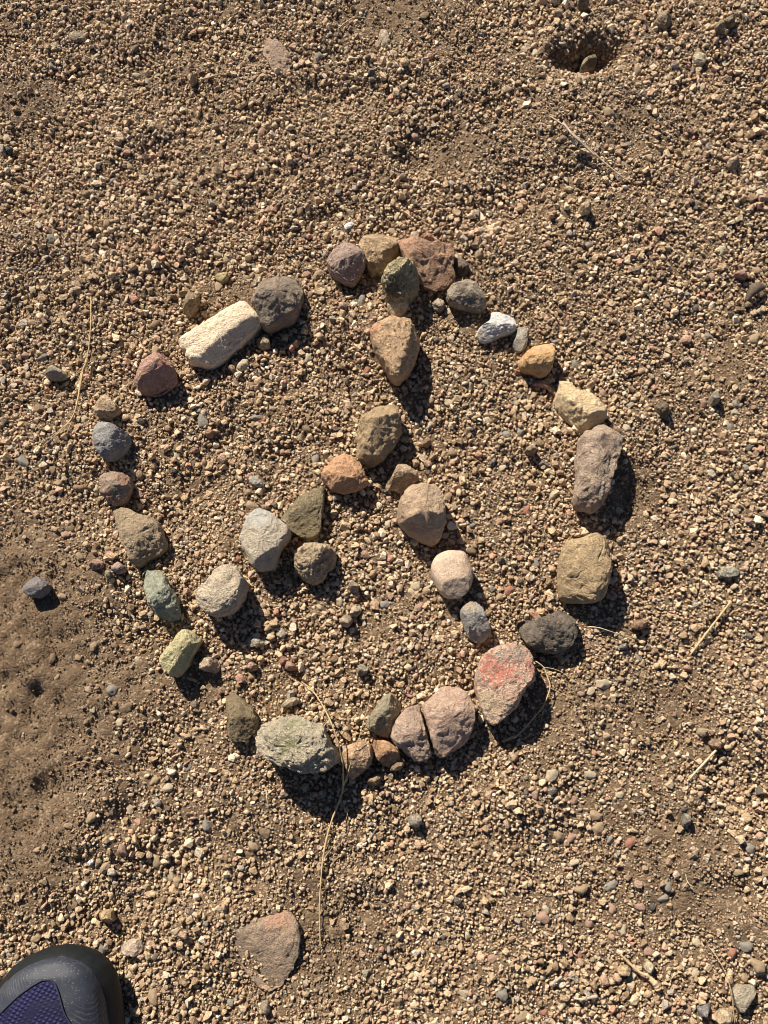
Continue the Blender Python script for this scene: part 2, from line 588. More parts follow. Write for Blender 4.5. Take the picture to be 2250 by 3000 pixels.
stone('C', [(235, 250), (245, 185), (290, 175), (400, 185), (440, 260), (450, 320), (420, 345), (310, 370), (240, 410), (170, 415),
            (128, 370), (150, 310), (215, 275)], 20, ((0.40, 0.405, 0.40), (0.34, 0.345, 0.34), (0.46, 0.465, 0.46)),
      'pale blue-grey smooth stone shaped like a boot', group=RG, planes=[(100, 0.25, 1.3), (20, 0.5, 1.0)], ncut=2, rough=0.03, dust=0.1, bumpy=0.6,
      patches=[(170, 370, 60, (0.47, 0.40, 0.28), 0.8)], eq=0.5)
stone('C', [(455, 310), (530, 315), (540, 410), (530, 470), (470, 508), (405, 465), (440, 400), (450, 350)], 12,
      ((0.36, 0.33, 0.27), (0.28, 0.26, 0.22), (0.44, 0.40, 0.33)), 'small grey stone tucked between the boot-shaped pale stone and the yellow-orange stone', group=RG,
      planes=[(140, 0.1, 1.0)], ncut=2)
stone('C', [(465, 575), (560, 480), (600, 430), (690, 415), (745, 450), (755, 530), (745, 625), (690, 690), (640, 695), (590, 665), (490, 640)],
      25, ((0.55, 0.35, 0.15), (0.50, 0.29, 0.12), (0.60, 0.42, 0.22)), 'yellow-orange stone with a flat top and ragged lower edge', group=RG,
      planes=[(100, 0.5, 2.0)], ncut=2, rough=0.05, eq=0.5, patches=[(650, 440, 70, (0.40, 0.27, 0.18), 0.6)])
stone('C', [(578, 735), (640, 722), (735, 770), (710, 805), (650, 790), (580, 765)], 9, cs((0.42, 0.24, 0.18)),
      'small pink stone below the yellow-orange stone', 'stone', group=RG, ncut=3)
stone('C', [(790, 800), (800, 745), (840, 740), (890, 790), (925, 835), (1020, 840), (1090, 900), (1172, 985), (1165, 1055), (1100, 1110),
            (985, 1158), (940, 1110), (870, 1040), (790, 960), (772, 880)], 27, ((0.60, 0.46, 0.26), (0.54, 0.40, 0.22), (0.66, 0.55, 0.36)),
      'cream-yellow angular stone with a notch in its upper edge', group=RG, planes=[(135, 0.28, 2.2), (60, 0.62, 1.8)], ncut=1, rough=0.04, n=3.2, dust=0.1, eq=0.45)
stone('C', [(955, 1220), (1000, 1170), (1140, 1098), (1250, 1130), (1300, 1180), (1310, 1260), (1270, 1370), (1220, 1500), (1190, 1640),
            (1140, 1760), (1060, 1795), (980, 1785), (925, 1750), (915, 1690), (940, 1550), (945, 1400), (955, 1300)], 30,
      ((0.36, 0.275, 0.20), (0.30, 0.22, 0.16), (0.48, 0.38, 0.28)), 'long ridged brown-grey stone tapering to a rounded end', group=RG,
      planes=[(10, -0.10, 0.75), (175, 0.35, 0.9), (80, 0.75, 0.5)], ncut=1, rough=0.06, rscale=0.45, n=2.8, eq=0.45)
stone('F', [(1040, 370), (1060, 280), (1090, 205), (1200, 180), (1270, 145), (1350, 190), (1390, 250), (1390, 380), (1375, 480), (1350, 590),
            (1310, 620), (1200, 632), (1090, 628), (1045, 580)], 33, ((0.40, 0.29, 0.155), (0.345, 0.245, 0.13), (0.46, 0.34, 0.19)),
      'tan brown block-shaped stone with rounded corners and a crack', group=RG, planes=[(178, 0.4, 0.8)], ncut=1, rough=0.035, n=4.0, crack=0.05, eq=0.5)
stone('F', [(740, 770), (800, 755), (880, 745), (960, 720), (1040, 680), (1090, 690), (1150, 730), (1160, 790), (1155, 880), (1110, 940),
            (1060, 975), (960, 985), (880, 970), (820, 930), (790, 880)], 27, ((0.15, 0.125, 0.10), (0.11, 0.092, 0.075), (0.22, 0.175, 0.135)),
      'dark charcoal-brown rough stone', group=RG, planes=[(70, -0.35, 0.6), (10, 0.4, 0.8)], ncut=3, rough=0.06, dust=0.3)
stone('F', [(455, 1160), (480, 1090), (500, 1010), (560, 950), (650, 925), (740, 905), (810, 935), (850, 980), (862, 1060), (855, 1170),
            (800, 1220), (760, 1290), (740, 1340), (680, 1410), (590, 1482), (530, 1450), (490, 1340), (465, 1250)], 34,
      ((0.52, 0.34, 0.24), (0.50, 0.30, 0.215), (0.56, 0.42, 0.31)), 'pink granite stone with a crimson patch and dark green flecks', group=RG,
      planes=[(160, 0.40, 1.0), (80, 0.75, 0.9)], ncut=0, rough=0.03, fine=0.02, n=3.4, speck=0.10, speckcol=(0.17, 0.18, 0.15), eq=0.5,
      patches=[(600, 1090, 120, (0.47, 0.15, 0.11), 0.85), (640, 1000, 60, (0.27, 0.25, 0.20), 0.7), (850, 1070, 60, (0.48, 0.17, 0.13), 0.7),
               (660, 1235, 50, (0.22, 0.23, 0.19), 0.7), (760, 975, 60, (0.33, 0.29, 0.24), 0.6), (560, 1350, 120, (0.55, 0.42, 0.27), 0.7)])
stone('Q', [(285, 520), (400, 430), (440, 365), (540, 352), (660, 390), (735, 470), (760, 560), (768, 640), (740, 770), (680, 900), (560, 960),
            (460, 1020), (410, 1005), (370, 890), (330, 740), (290, 600)], 29, ((0.43, 0.30, 0.22), (0.37, 0.245, 0.18), (0.49, 0.37, 0.28)),
      'dusky pink rounded stone, larger piece of the split pair', group=RG, planes=[(70, 0.0, 0.8)], ncut=1, rough=0.045, n=2.8, eq=0.45)
stone('Q', [(-8, 800), (20, 690), (60, 620), (130, 560), (230, 525), (258, 560), (295, 700), (335, 850), (375, 1000), (330, 1040), (210, 1062),
            (170, 1020), (60, 920), (5, 870)], 24, ((0.42, 0.30, 0.22), (0.35, 0.245, 0.185), (0.47, 0.37, 0.28)),
      'dusky pink rough stone, smaller piece of the split pair', group=RG, planes=[(100, 0.2, 0.8)], ncut=2, rough=0.06, n=3.0, eq=0.45)
stone('G', [(1235, 545), (1260, 470), (1310, 400), (1370, 325), (1420, 310), (1480, 370), (1485, 420), (1440, 500), (1410, 570), (1390, 630),
            (1340, 610), (1290, 580)], 22, ((0.27, 0.245, 0.165), (0.31, 0.25, 0.155), (0.22, 0.22, 0.15)),
      'greenish brown slanting stone behind the split pink pair', group=RG, planes=[(60, -0.1, 0.9), (170, 0.4, 0.9)], ncut=2, rough=0.06)
stone('G', [(1270, 640), (1310, 615), (1390, 640), (1440, 680), (1480, 740), (1470, 830), (1420, 840), (1340, 800), (1300, 740)], 19,
      cs((0.38, 0.215, 0.115)), 'rusty orange-brown stone next to the smaller split pink piece', group=RG, planes=[(75, 0.05, 1.1)], ncut=2, rough=0.06)
stone('G', [(1070, 710), (1120, 670), (1200, 645), (1270, 660), (1290, 740), (1270, 810), (1210, 870), (1150, 910), (1110, 880), (1085, 800)], 24,
      cs((0.49, 0.31, 0.18)), 'lumpy orange-tan stone beside the big whitish rock', group=RG, planes=[(80, 0.25, 1.0)], ncut=3, rough=0.07,
      patches=[(1200, 800, 60, (0.30, 0.21, 0.14), 0.7)])
stone('G', [(495, 590), (520, 530), (590, 510), (700, 470), (760, 470), (830, 510), (920, 540), (960, 580), (990, 670), (1035, 735), (1040, 790),
            (960, 830), (870, 855), (770, 845), (640, 800), (560, 760), (505, 720)], 44, ((0.51, 0.45, 0.32), (0.44, 0.38, 0.27), (0.58, 0.52, 0.39)),
      'big whitish rough rock with a moss green stain', group=RG, planes=[(105, 0.62, 2.4)], ncut=1, rough=0.07, fine=0.035, n=3.6, eq=0.55, bumpy=1.4, soft=0,
      patches=[(700, 660, 90, (0.22, 0.24, 0.11), 0.85), (740, 540, 70, (0.34, 0.34, 0.19), 0.6)], dust=0.3)
stone('G', [(265, 400), (275, 340), (300, 300), (350, 330), (410, 380), (460, 430), (485, 490), (490, 560), (450, 610), (390, 650), (310, 640),
            (270, 600), (280, 500)], 20, ((0.20, 0.155, 0.085), (0.15, 0.115, 0.065), (0.27, 0.21, 0.12)),
      'dark olive-brown stone standing beside the big whitish rock', group=RG, planes=[(50, -0.2, 0.7), (85, 0.2, 0.7)], ncut=3, rough=0.06)
stone('N', [(1300, 1180), (1350, 1120), (1440, 1010), (1490, 950), (1560, 980), (1640, 1030), (1600, 1090), (1550, 1180), (1510, 1270),
            (1450, 1340), (1390, 1320), (1330, 1250)], 27, ((0.46, 0.42, 0.22), (0.40, 0.36, 0.185), (0.52, 0.48, 0.29)),
      'yellow-green angular stone with a chipped edge', group=RG, planes=[(40, 0.35, 2.0)], ncut=2, rough=0.06, n=3.2, eq=0.5, vein=(0.24, 0.22, 0.14))
stone('D', [(450, 1450), (520, 1440), (600, 1445), (650, 1500), (680, 1570), (740, 1660), (755, 1750), (770, 1850), (720, 1865), (650, 1840),
            (560, 1790), (530, 1740), (500, 1650), (470, 1580)], 24, ((0.30, 0.315, 0.235), (0.245, 0.26, 0.195), (0.37, 0.385, 0.29)),
      'sage green rough elongated stone', group=RG, planes=[(75, 0.35, 0.7), (10, 0.15, 0.9)], ncut=3, rough=0.06, fine=0.025, dust=0.1)
stone('D', [(245, 975), (290, 948), (370, 950), (440, 995), (540, 1020), (610, 1090), (635, 1170), (655, 1260), (590, 1320), (520, 1350),
            (440, 1415), (380, 1390), (350, 1300), (300, 1180), (265, 1080)], 23, ((0.325, 0.245, 0.155), (0.265, 0.20, 0.125), (0.38, 0.30, 0.195)),
      'flat brown stone dusted with sand, above the sage green stone', group=RG, planes=[(60, 0.6, 1.8)], ncut=1, rough=0.05, n=3.4, fine=0.022, dust=0.5)
stone('D', [(125, 680), (165, 650), (250, 648), (320, 665), (375, 705), (382, 770), (350, 850), (310, 900), (230, 915), (180, 880), (135, 845), (130, 760)],
      22, ((0.30, 0.225, 0.165), (0.22, 0.175, 0.13), (0.42, 0.25, 0.17)), 'grey-brown stone mottled with pink, below the slate-grey stone', group=RG,
      planes=[(80, 0.1, 0.8)], ncut=3, rough=0.05, patches=[(290, 710, 60, (0.45, 0.25, 0.17), 0.7), (170, 830, 50, (0.42, 0.22, 0.15), 0.7)])
stone('D', [(72, 370), (85, 300), (125, 260), (190, 250), (290, 300), (345, 330), (358, 380), (340, 450), (290, 500), (220, 555), (165, 545),
            (110, 490), (80, 430)], 24, ((0.215, 0.21, 0.205), (0.175, 0.172, 0.17), (0.27, 0.262, 0.25)), 'slate-grey smooth stone in the ring', group=RG,
      planes=[(20, 0.45, 1.0)], ncut=2, rough=0.03, dust=0.1, bumpy=0.8)
stone('D', [(75, 125), (100, 60), (160, 30), (215, 55), (265, 110), (285, 150), (260, 190), (200, 225), (130, 220), (90, 180)], 18,
      cs((0.48, 0.335, 0.21)), 'small peach-tan stone above the slate-grey stone', group=RG, planes=[(95, 0.45, 2.0)], ncut=2, rough=0.05)
stone('B', [(130, 1040), (165, 970), (200, 880), (260, 830), (345, 805), (400, 850), (440, 900), (462, 990), (430, 1040), (340, 1100), (250, 1118), (170, 1110)],
      30, ((0.40, 0.24, 0.18), (0.34, 0.19, 0.145), (0.44, 0.29, 0.22)), 'reddish angular stone with a sharp ridge', group=RG,
      planes=[(68, -0.15, 1.25), (190, 0.35, 0.8)], ncut=1, rough=0.05, n=3.0, patches=[(330, 870, 70, (0.43, 0.19, 0.15), 0.7)])
stone('B', [(485, 715), (560, 650), (720, 560), (870, 460), (990, 390), (1050, 400), (1090, 450), (1140, 510), (1155, 570), (1100, 625), (1020, 690),
            (950, 760), (850, 850), (750, 905), (680, 895), (580, 870), (545, 840), (560, 800), (510, 765)], 25,
      ((0.68, 0.55, 0.39), (0.62, 0.49, 0.34), (0.70, 0.59, 0.44)), 'long pale cream stone, bar shaped and pitted', group=RG,
      planes=[(50, 0.22, 1.5)], ncut=0, rough=0.02, fine=0.014, n=3.4, dust=0.0, bumpy=0.9)
stone('B', [(1105, 300), (1160, 250), (1290, 155), (1390, 135), (1450, 170), (1485, 260), (1490, 330), (1470, 410), (1440, 510), (1330, 560),
            (1190, 600), (1150, 560), (1115, 450), (1080, 410)], 36, ((0.255, 0.20, 0.15), (0.20, 0.16, 0.12), (0.33, 0.25, 0.185)),
      'big dark grey-brown rounded stone at the end of the long cream one', group=RG, planes=[(70, -0.1, 0.6), (0, 0.25, 0.7)], ncut=2, rough=0.045, n=2.6, eq=0.35,
      patches=[(1190, 290, 70, (0.38, 0.26, 0.18), 0.5)])
stone('A', [(155, 400), (270, 290), (340, 268), (400, 300), (465, 360), (472, 410), (440, 510), (370, 590), (300, 565), (215, 520), (160, 440)],
      25, ((0.33, 0.235, 0.195), (0.28, 0.20, 0.165), (0.38, 0.28, 0.235)), 'mauve-grey five-sided stone at the top of the ring', group=RG,
      planes=[(60, 0.1, 0.9), (130, 0.35, 0.8)], ncut=0, rough=0.03, n=2.8, dust=0.12, eq=0.45)

# --- the spoke down the middle and its two arms
stone('A', [(650, 760), (700, 730), (800, 700), (830, 730), (810, 790), (760, 845), (690, 855), (650, 810)], 17, cs((0.50, 0.40, 0.25)),
      'pale tan stone wedged under the dark pitted rock', group=RG, ncut=2, n=3.0)
stone('A', [(595, 600), (640, 500), (690, 440), (770, 405), (830, 430), (890, 480), (915, 520), (905, 610), (850, 680), (800, 710), (700, 720),
            (640, 700), (625, 640)], 42, ((0.36, 0.30, 0.17), (0.28, 0.23, 0.125), (0.42, 0.36, 0.22)), 'pitted olive and black rock standing tall at the head of the spoke',
      group=RG, planes=[(30, 0.0, 1.3), (100, 0.25, 0.7)], ncut=2, rough=0.08, fine=0.035, eq=0.5, soft=0,
      patches=[(700, 640, 110, (0.07, 0.065, 0.04), 0.75), (880, 500, 60, (0.05, 0.045, 0.03), 0.8), (800, 560, 50, (0.10, 0.09, 0.05), 0.6)])
stone('A', [(510, 985), (560, 900), (650, 870), (750, 865), (790, 840), (840, 880), (870, 930), (915, 1010), (910, 1080), (880, 1180), (820, 1290),
            (740, 1375), (690, 1350), (640, 1270), (590, 1190), (545, 1110), (525, 1040)], 36, ((0.49, 0.30, 0.155), (0.40, 0.265, 0.15), (0.53, 0.36, 0.20)),
      'orange mottled stone, wedge shaped with its point down the spoke', group=RG, planes=[(15, 0.38, 2.2)], ncut=1, rough=0.05, fine=0.02, n=3.6, eq=0.62,
      patches=[(560, 960, 70, (0.43, 0.21, 0.13), 0.8), (620, 1110, 60, (0.33, 0.28, 0.18), 0.7), (840, 960, 50, (0.27, 0.20, 0.12), 0.6), (790, 1180, 35, (0.16, 0.10, 0.06), 0.7)], speck=0.05)
stone('E', [(930, 310), (950, 250), (1010, 150), (1080, 80), (1170, 70), (1220, 110), (1240, 200), (1250, 270), (1180, 380), (1130, 460), (1030, 510),
            (960, 480), (940, 420)], 38, ((0.38, 0.265, 0.145), (0.31, 0.22, 0.12), (0.43, 0.32, 0.19)), 'tall brown craggy stone in the middle of the spoke', group=RG,
      planes=[(20, -0.1, 0.9), (90, 0.3, 0.9), (190, 0.35, 0.7)], ncut=3, rough=0.08, eq=0.45, soft=0)
stone('E', [(1090, 655), (1130, 640), (1180, 600), (1215, 510), (1260, 505), (1340, 545), (1375, 590), (1340, 630), (1280, 680), (1240, 695),
            (1190, 670), (1120, 690)], 20, cs((0.40, 0.29, 0.18)), 'small tan stone leaning in shade below the tall brown craggy stone', group=RG,
      planes=[(80, -0.3, 1.1)], ncut=2, rough=0.05)
stone('E', [(1225, 780), (1280, 690), (1310, 645), (1400, 650), (1500, 665), (1530, 740), (1550, 820), (1545, 930), (1510, 1030), (1450, 1058),
            (1380, 1030), (1300, 980), (1240, 920), (1220, 860)], 37, ((0.45, 0.32, 0.205), (0.37, 0.255, 0.165), (0.49, 0.37, 0.25)),
      'big dusty tan-pink stone at the fork of the spoke', group=RG, planes=[(80, 0.2, 1.0), (175, 0.6, 0.9)], ncut=1, rough=0.035, n=3.2, dust=0.35,
      patches=[(1440, 730, 90, (0.33, 0.26, 0.18), 0.5)])
stone('F', [(145, 390), (170, 320), (220, 280), (300, 270), (380, 275), (410, 340), (440, 420), (435, 490), (400, 570), (340, 602), (270, 600),
            (210, 560), (170, 490), (150, 440)], 30, ((0.42, 0.315, 0.23), (0.38, 0.28, 0.20), (0.46, 0.36, 0.27)), 'smooth oval pinkish-tan cobble',
      group=RG, planes=[(80, 0.35, 0.8)], ncut=1, rough=0.019, fine=0.006, n=2.0, bumpy=0.5, dust=0.3, soft=2, eq=0.5, rgh=0.75, patches=[(260, 340, 70, (0.36, 0.30, 0.23), 0.5), (360, 380, 60, (0.42, 0.28, 0.18), 0.5)])
stone('F', [(352, 690), (380, 650), (445, 615), (490, 650), (525, 710), (550, 780), (560, 850), (530, 900), (480, 915), (420, 880), (380, 800), (358, 740)],
      21, ((0.30, 0.29, 0.265), (0.25, 0.245, 0.225), (0.37, 0.34, 0.30)), 'small blue-grey stone below the smooth oval cobble', group=RG,
      planes=[(70, -0.35, 0.6)], ncut=2, rough=0.04, dust=0.12, patches=[(420, 660, 50, (0.42, 0.32, 0.20), 0.7)])
stone('E', [(680, 575), (740, 510), (800, 450), (860, 443), (920, 465), (970, 520), (1000, 590), (1022, 640), (940, 680), (850, 700), (780, 680), (720, 640)],
      25, ((0.48, 0.27, 0.14), (0.44, 0.23, 0.12), (0.52, 0.34, 0.19)), 'rust-orange stone at the start of the shorter arm', group=RG,
      planes=[(95, 0.25, 1.4), (165, 0.4, 0.7)], ncut=2, rough=0.06)
stone('E', [(400, 885), (480, 800), (540, 730), (700, 645), (720, 650), (715, 740), (695, 860), (690, 960), (660, 1005), (600, 1025), (520, 990),
            (470, 960), (440, 910)], 19, ((0.225, 0.18, 0.10), (0.18, 0.145, 0.08), (0.28, 0.225, 0.13)), 'dark olive triangular slab', group=RG,
      planes=[(75, -0.3, 0.55), (5, 0.62, 2.0)], ncut=0, rough=0.03, n=4.0, dust=0.3)
stone('E', [(165, 910), (195, 850), (255, 805), (330, 830), (400, 890), (470, 940), (470, 1010), (420, 1070), (385, 1150), (370, 1210), (260, 1250),
            (210, 1200), (165, 1120), (130, 1040), (130, 1010)], 31, ((0.43, 0.375, 0.285), (0.38, 0.325, 0.24), (0.47, 0.43, 0.35)),
      'grey and tan angular slab beside the olive triangular one', group=RG, planes=[(60, 0.7, 2.0)], ncut=1, rough=0.04, n=3.4, eq=0.5,
      patches=[(250, 850, 110, (0.42, 0.43, 0.41), 0.75)])
stone('D', [(900, 1650), (930, 1580), (1010, 1520), (1060, 1430), (1130, 1400), (1220, 1420), (1270, 1480), (1305, 1560), (1285, 1640), (1240, 1730),
            (1170, 1790), (1090, 1818), (1010, 1805), (940, 1750), (915, 1700)], 33, ((0.47, 0.39, 0.275), (0.40, 0.335, 0.24), (0.53, 0.45, 0.33)),
      'pale grey-tan scalloped flat stone with small dark nicks', group=RG, planes=[], ncut=1, rough=0.055, n=4.0, eq=0.6, vein=(0.2, 0.16, 0.11))
stone('E', [(495, 1190), (520, 1140), (560, 1080), (640, 1050), (720, 1055), (780, 1090), (790, 1150), (770, 1210), (720, 1280), (650, 1330), (570, 1300), (530, 1250)],
      33, ((0.40, 0.31, 0.20), (0.33, 0.25, 0.155), (0.46, 0.37, 0.25)), 'knobbly tan stone with dark hollows, standing alone inside the ring', group=RG,
      planes=[(60, 0.25, 0.9)], ncut=3, rough=0.11, fine=0.03, rscale=0.5, soft=0, patches=[(660, 1140, 60, (0.13, 0.105, 0.07), 0.7), (660, 1220, 50, (0.46, 0.27, 0.16), 0.6)])

# --- stones near the sign but not in it
stone('B', [(515, 445), (555, 320), (600, 310), (660, 340), (640, 410), (590, 480), (545, 490)], 19, cs((0.31, 0.225, 0.13)),
      'brown upright pebble outside the ring beyond the long cream stone', 'pebble', 'pebble', planes=[(80, 0, 0.9)], ncut=3)
stone('L', [(385, 1020), (420, 935), (480, 960), (560, 1000), (590, 1035), (540, 1070), (460, 1072), (400, 1050)], 18,
      ((0.34, 0.30, 0.23), (0.28, 0.25, 0.19), (0.40, 0.36, 0.28)), 'grey wedge-shaped stone beside the forked dry stalk', 'stone', planes=[(95, 0.0, 1.3)], ncut=1)
stone('N', [(200, 620), (260, 550), (310, 520), (370, 570), (400, 590), (385, 650), (320, 700), (250, 690), (210, 650)], 18,
      ((0.20, 0.185, 0.185), (0.16, 0.15, 0.15), (0.25, 0.235, 0.23)), 'dark blue-grey pebble lying apart on bare brown soil', 'pebble', 'pebble', ncut=3, rough=0.03)
stone('H', [(1140, 420), (1190, 290), (1270, 265), (1380, 230), (1480, 205), (1520, 250), (1540, 350), (1520, 450), (1480, 540), (1440, 600), (1380, 620),
            (1300, 580), (1220, 480)], 7, ((0.30, 0.22, 0.155), (0.25, 0.185, 0.13), (0.34, 0.24, 0.17)), 'large pinkish stone sunk in the gravel with sand over one side',
      planes=[(125, -0.1, 2.0)], ncut=2, rough=0.03, n=3.0, eq=0.1, deep=1.6, reach=0.84, dust=0.6, cover=(115, 75, 0.15), patches=[(1420, 240, 70, (0.45, 0.26, 0.18), 0.8)])
stone('H', [(620, 390), (660, 355), (725, 350), (740, 400), (700, 440), (625, 430)], 8, cs((0.48, 0.37, 0.28)), 'flat pale pinkish pebble next to the toe of the shoe',
      'pebble', 'pebble', ncut=1, n=4)
stone('H', [(497, 220), (575, 195), (580, 235), (590, 262), (540, 275), (500, 260)], 16, cs((0.48, 0.34, 0.17)), 'ochre angular pebble with a dark shaded side', 'pebble', 'pebble',
      planes=[(90, 0.0, 1.8)], ncut=2, n=3.5)
stone('H', [(1330, 690), (1345, 672), (1370, 670), (1388, 720), (1365, 742), (1340, 730)], 13, cs((0.27, 0.22, 0.16)), 'brown-grey pebble next to the sunken pinkish stone', 'pebble', 'pebble')
stone('J', [(20, 320), (90, 250), (150, 275), (220, 350), (230, 420), (210, 480), (150, 500), (110, 470), (60, 370)], 6,
      ((0.34, 0.24, 0.17), (0.30, 0.21, 0.15), (0.38, 0.28, 0.205)), 'pink-tan flat stone with round holes, half buried in gravel', ncut=1, n=3.2, eq=0.2, reach=0.9, cover=(80, 50, 0.5),
      patches=[(75, 332, 16, (0.05, 0.035, 0.025), 1.0), (157, 403, 14, (0.05, 0.035, 0.025), 1.0)], planes=[(90, 0.2, 0.6)])
stone('J', [(805, 190), (850, 200), (865, 260), (890, 290), (870, 335), (815, 338), (790, 270)], 5, cs((0.37, 0.30, 0.21)), 'half-buried grey-tan pebble behind the flat stone with round holes',
      'pebble', 'pebble', eq=0.2, reach=0.7, planes=[(180, 0.0, 0.8)])
stone('K', [(920, 130), (980, 75), (1050, 120), (1040, 150), (1000, 180), (930, 150)], 13, cs((0.31, 0.24, 0.15)), 'brown angular stone beyond the hollow in the gravel', 'stone', planes=[(60, 0.1, 0.9)])
stone('K', [(1310, 180), (1350, 140), (1390, 180), (1380, 215), (1330, 205)], 14, cs((0.30, 0.235, 0.15)), 'brown pebble, the paler one of a touching pair', 'pebble', 'pebble')
stone('K', [(1370, 130), (1440, 110), (1455, 150), (1420, 172), (1390, 160)], 11, cs((0.21, 0.16, 0.10)), 'dark brown pebble, the darker one of a touching pair', 'pebble', 'pebble')
stone('K', [(435, 460), (470, 380), (510, 345), (545, 380), (540, 440), (500, 490)], 17, cs((0.30, 0.24, 0.15)), 'olive-brown stone sitting in the shadowed hollow', 'stone', planes=[(60, 0, 1.0)])
stone('K', [(1165, 370), (1200, 335), (1260, 370), (1250, 410), (1200, 425)], 7, cs((0.52, 0.44, 0.30)), 'flat pale cream stone with a wavy edge', 'stone', ncut=1, n=4, soft=0)
stone('K', [(425, 1350), (480, 1310), (515, 1340), (505, 1385), (440, 1390)], 13, cs((0.46, 0.335, 0.20)), 'tan pebble lying past the end of the grey twig', 'pebble', 'pebble')
stone('K', [(1395, 1060), (1410, 1005), (1485, 1050), (1460, 1085), (1410, 1085)], 11, cs((0.38, 0.29, 0.20)), 'wedge-shaped dun pebble in the gravel', 'pebble', 'pebble')
stone('K', [(420, 15), (450, -10), (500, 20), (490, 60), (440, 55)], 13, cs((0.27, 0.20, 0.12)), 'brown clod with a shadow beside the edge of a hollow', 'pebble', 'pebble')
stone('I', [(440, 225), (500, 205), (575, 235), (560, 265), (470, 270)], 4, cs((0.37, 0.30, 0.21)), 'grey-tan flat pebble sunk in fine gravel', 'pebble', 'pebble', eq=0.2, ncut=1, reach=0.8)
stone('I', [(40, 960), (65, 945), (92, 970), (85, 1000), (50, 998)], 9, cs((0.10, 0.10, 0.105)), 'nearly black pebble lying alone in fine gravel', 'pebble', 'pebble')
stone('I', [(1212, 505), (1245, 472), (1278, 510), (1265, 540), (1235, 545)], 10, cs((0.40, 0.30, 0.19)), 'tan pebble with a thin twig beside it', 'pebble', 'pebble')
stone('P', [(1410, 1440), (1470, 1400), (1560, 1405), (1580, 1430), (1540, 1510), (1480, 1592), (1455, 1550), (1430, 1500)], 11,
      ((0.37, 0.32, 0.235), (0.32, 0.275, 0.20), (0.42, 0.37, 0.28)), 'grey-tan triangular flat stone under a thin straw', ncut=0, n=4.0, rough=0.03)
stone('P', [(1205, 1560), (1260, 1528), (1308, 1560), (1265, 1615), (1220, 1612)], 12, cs((0.25, 0.24, 0.235)), 'slate-grey angular pebble near the grey-tan triangular stone', 'pebble', 'pebble')
stone('P', [(1318, 1612), (1362, 1555), (1430, 1590), (1420, 1640), (1385, 1665), (1330, 1650)], 13, cs((0.48, 0.37, 0.23)), 'lumpy cream-tan pebble near the grey-tan triangular stone', 'pebble', 'pebble', rough=0.09)
stone('P', [(1098, 345), (1115, 290), (1155, 300), (1150, 345), (1140, 388), (1105, 385)], 11, cs((0.24, 0.215, 0.165)), 'dark grey oblong pebble on bare soil', 'pebble', 'pebble')
stone('P', [(680, 1300), (740, 1275), (780, 1300), (760, 1340), (690, 1342)], 11, cs((0.50, 0.36, 0.20)), 'honey tan pebble touching the bent brown twig', 'pebble', 'pebble')
stone('P', [(855, 1290), (885, 1250), (925, 1280), (920, 1320), (880, 1335)], 11, cs((0.55, 0.45, 0.30)), 'cream pebble touching the bent brown twig', 'pebble', 'pebble')
stone('P', [(205, 135), (285, 122), (290, 150), (250, 182)], 5, cs((0.27, 0.24, 0.19)), 'flat dark grey flake in the gravel', 'flake', 'flake', n=4, ncut=1)
stone('M', [(500, 1290), (560, 1260), (615, 1310), (610, 1370), (590, 1400), (530, 1370)], 14, cs((0.17, 0.13, 0.085)), 'dark brown crumbly clod', 'soil_clod', 'clod', rough=0.1, soft=0)
stone('M', [(1180, 150), (1245, 115), (1310, 160), (1270, 215), (1190, 172)], 11, cs((0.36, 0.20, 0.15)), 'dusky red pebble near the bark scrap', 'pebble', 'pebble')
stone('M', [(975, 1225), (1000, 1175), (1045, 1158), (1065, 1200), (1040, 1280), (990, 1290)], 12, cs((0.31, 0.265, 0.20)), 'grey upright pebble past the dark brown crumbly clod', 'pebble', 'pebble')
stone('M', [(715, 720), (750, 680), (810, 695), (815, 745), (770, 760), (720, 750)], 7, cs((0.47, 0.29, 0.20)), 'salmon pink flat pebble beyond the ring', 'pebble', 'pebble')
stone('S', [(763, 222), (805, 198), (846, 220), (835, 240), (770, 248)], 8, cs((0.33, 0.32, 0.25)), 'grey-green flat pebble beyond the straws', 'pebble', 'pebble', ncut=1)
stone('E', [(812, 1585), (850, 1540), (890, 1545), (915, 1580), (880, 1632), (830, 1625)], 12, cs((0.35, 0.27, 0.20)), 'brown-grey pebble inside the ring, touching a cream one', 'pebble', 'pebble')
stone('E', [(885, 1545), (900, 1490), (965, 1480), (972, 1520), (940, 1562), (905, 1560)], 10, cs((0.50, 0.40, 0.27)), 'cream pebble inside the ring, touching a brown-grey one', 'pebble', 'pebble')
stone('E', [(880, 1330), (910, 1305), (950, 1330), (948, 1385), (915, 1395), (885, 1365)], 10, cs((0.30, 0.25, 0.17)), 'grey-brown pebble inside the ring near the knobbly tan stone', 'pebble', 'pebble')
stone('C', [(515, 1302), (555, 1258), (600, 1270), (617, 1300), (590, 1340), (540, 1330)], 13, cs((0.36, 0.28, 0.19)), 'round brown-tan pebble inside the ring with a dark shadow', 'pebble', 'pebble', ncut=1)
stone('C', [(235, 1435), (250, 1370), (275, 1340), (290, 1365), (270, 1430), (255, 1442)], 7, cs((0.17, 0.165, 0.16)), 'thin dark slate sliver inside the ring', 'flake', 'flake')
stone('G', [(62, 100), (100, 55), (180, 60), (225, 100), (215, 160), (180, 180), (140, 155), (80, 140)], 16, cs((0.40, 0.31, 0.21)), 'lumpy tan-grey stone next to the yellow-green one', 'stone', planes=[(70, 0.2, 1.2)], rough=0.08)
stone('G', [(650, 385), (720, 335), (775, 345), (775, 380), (700, 410), (645, 415)], 12, cs((0.45, 0.37, 0.25)), 'pale pebble behind the big whitish rock', 'pebble', 'pebble', planes=[(95, 0.3, 2.0)])
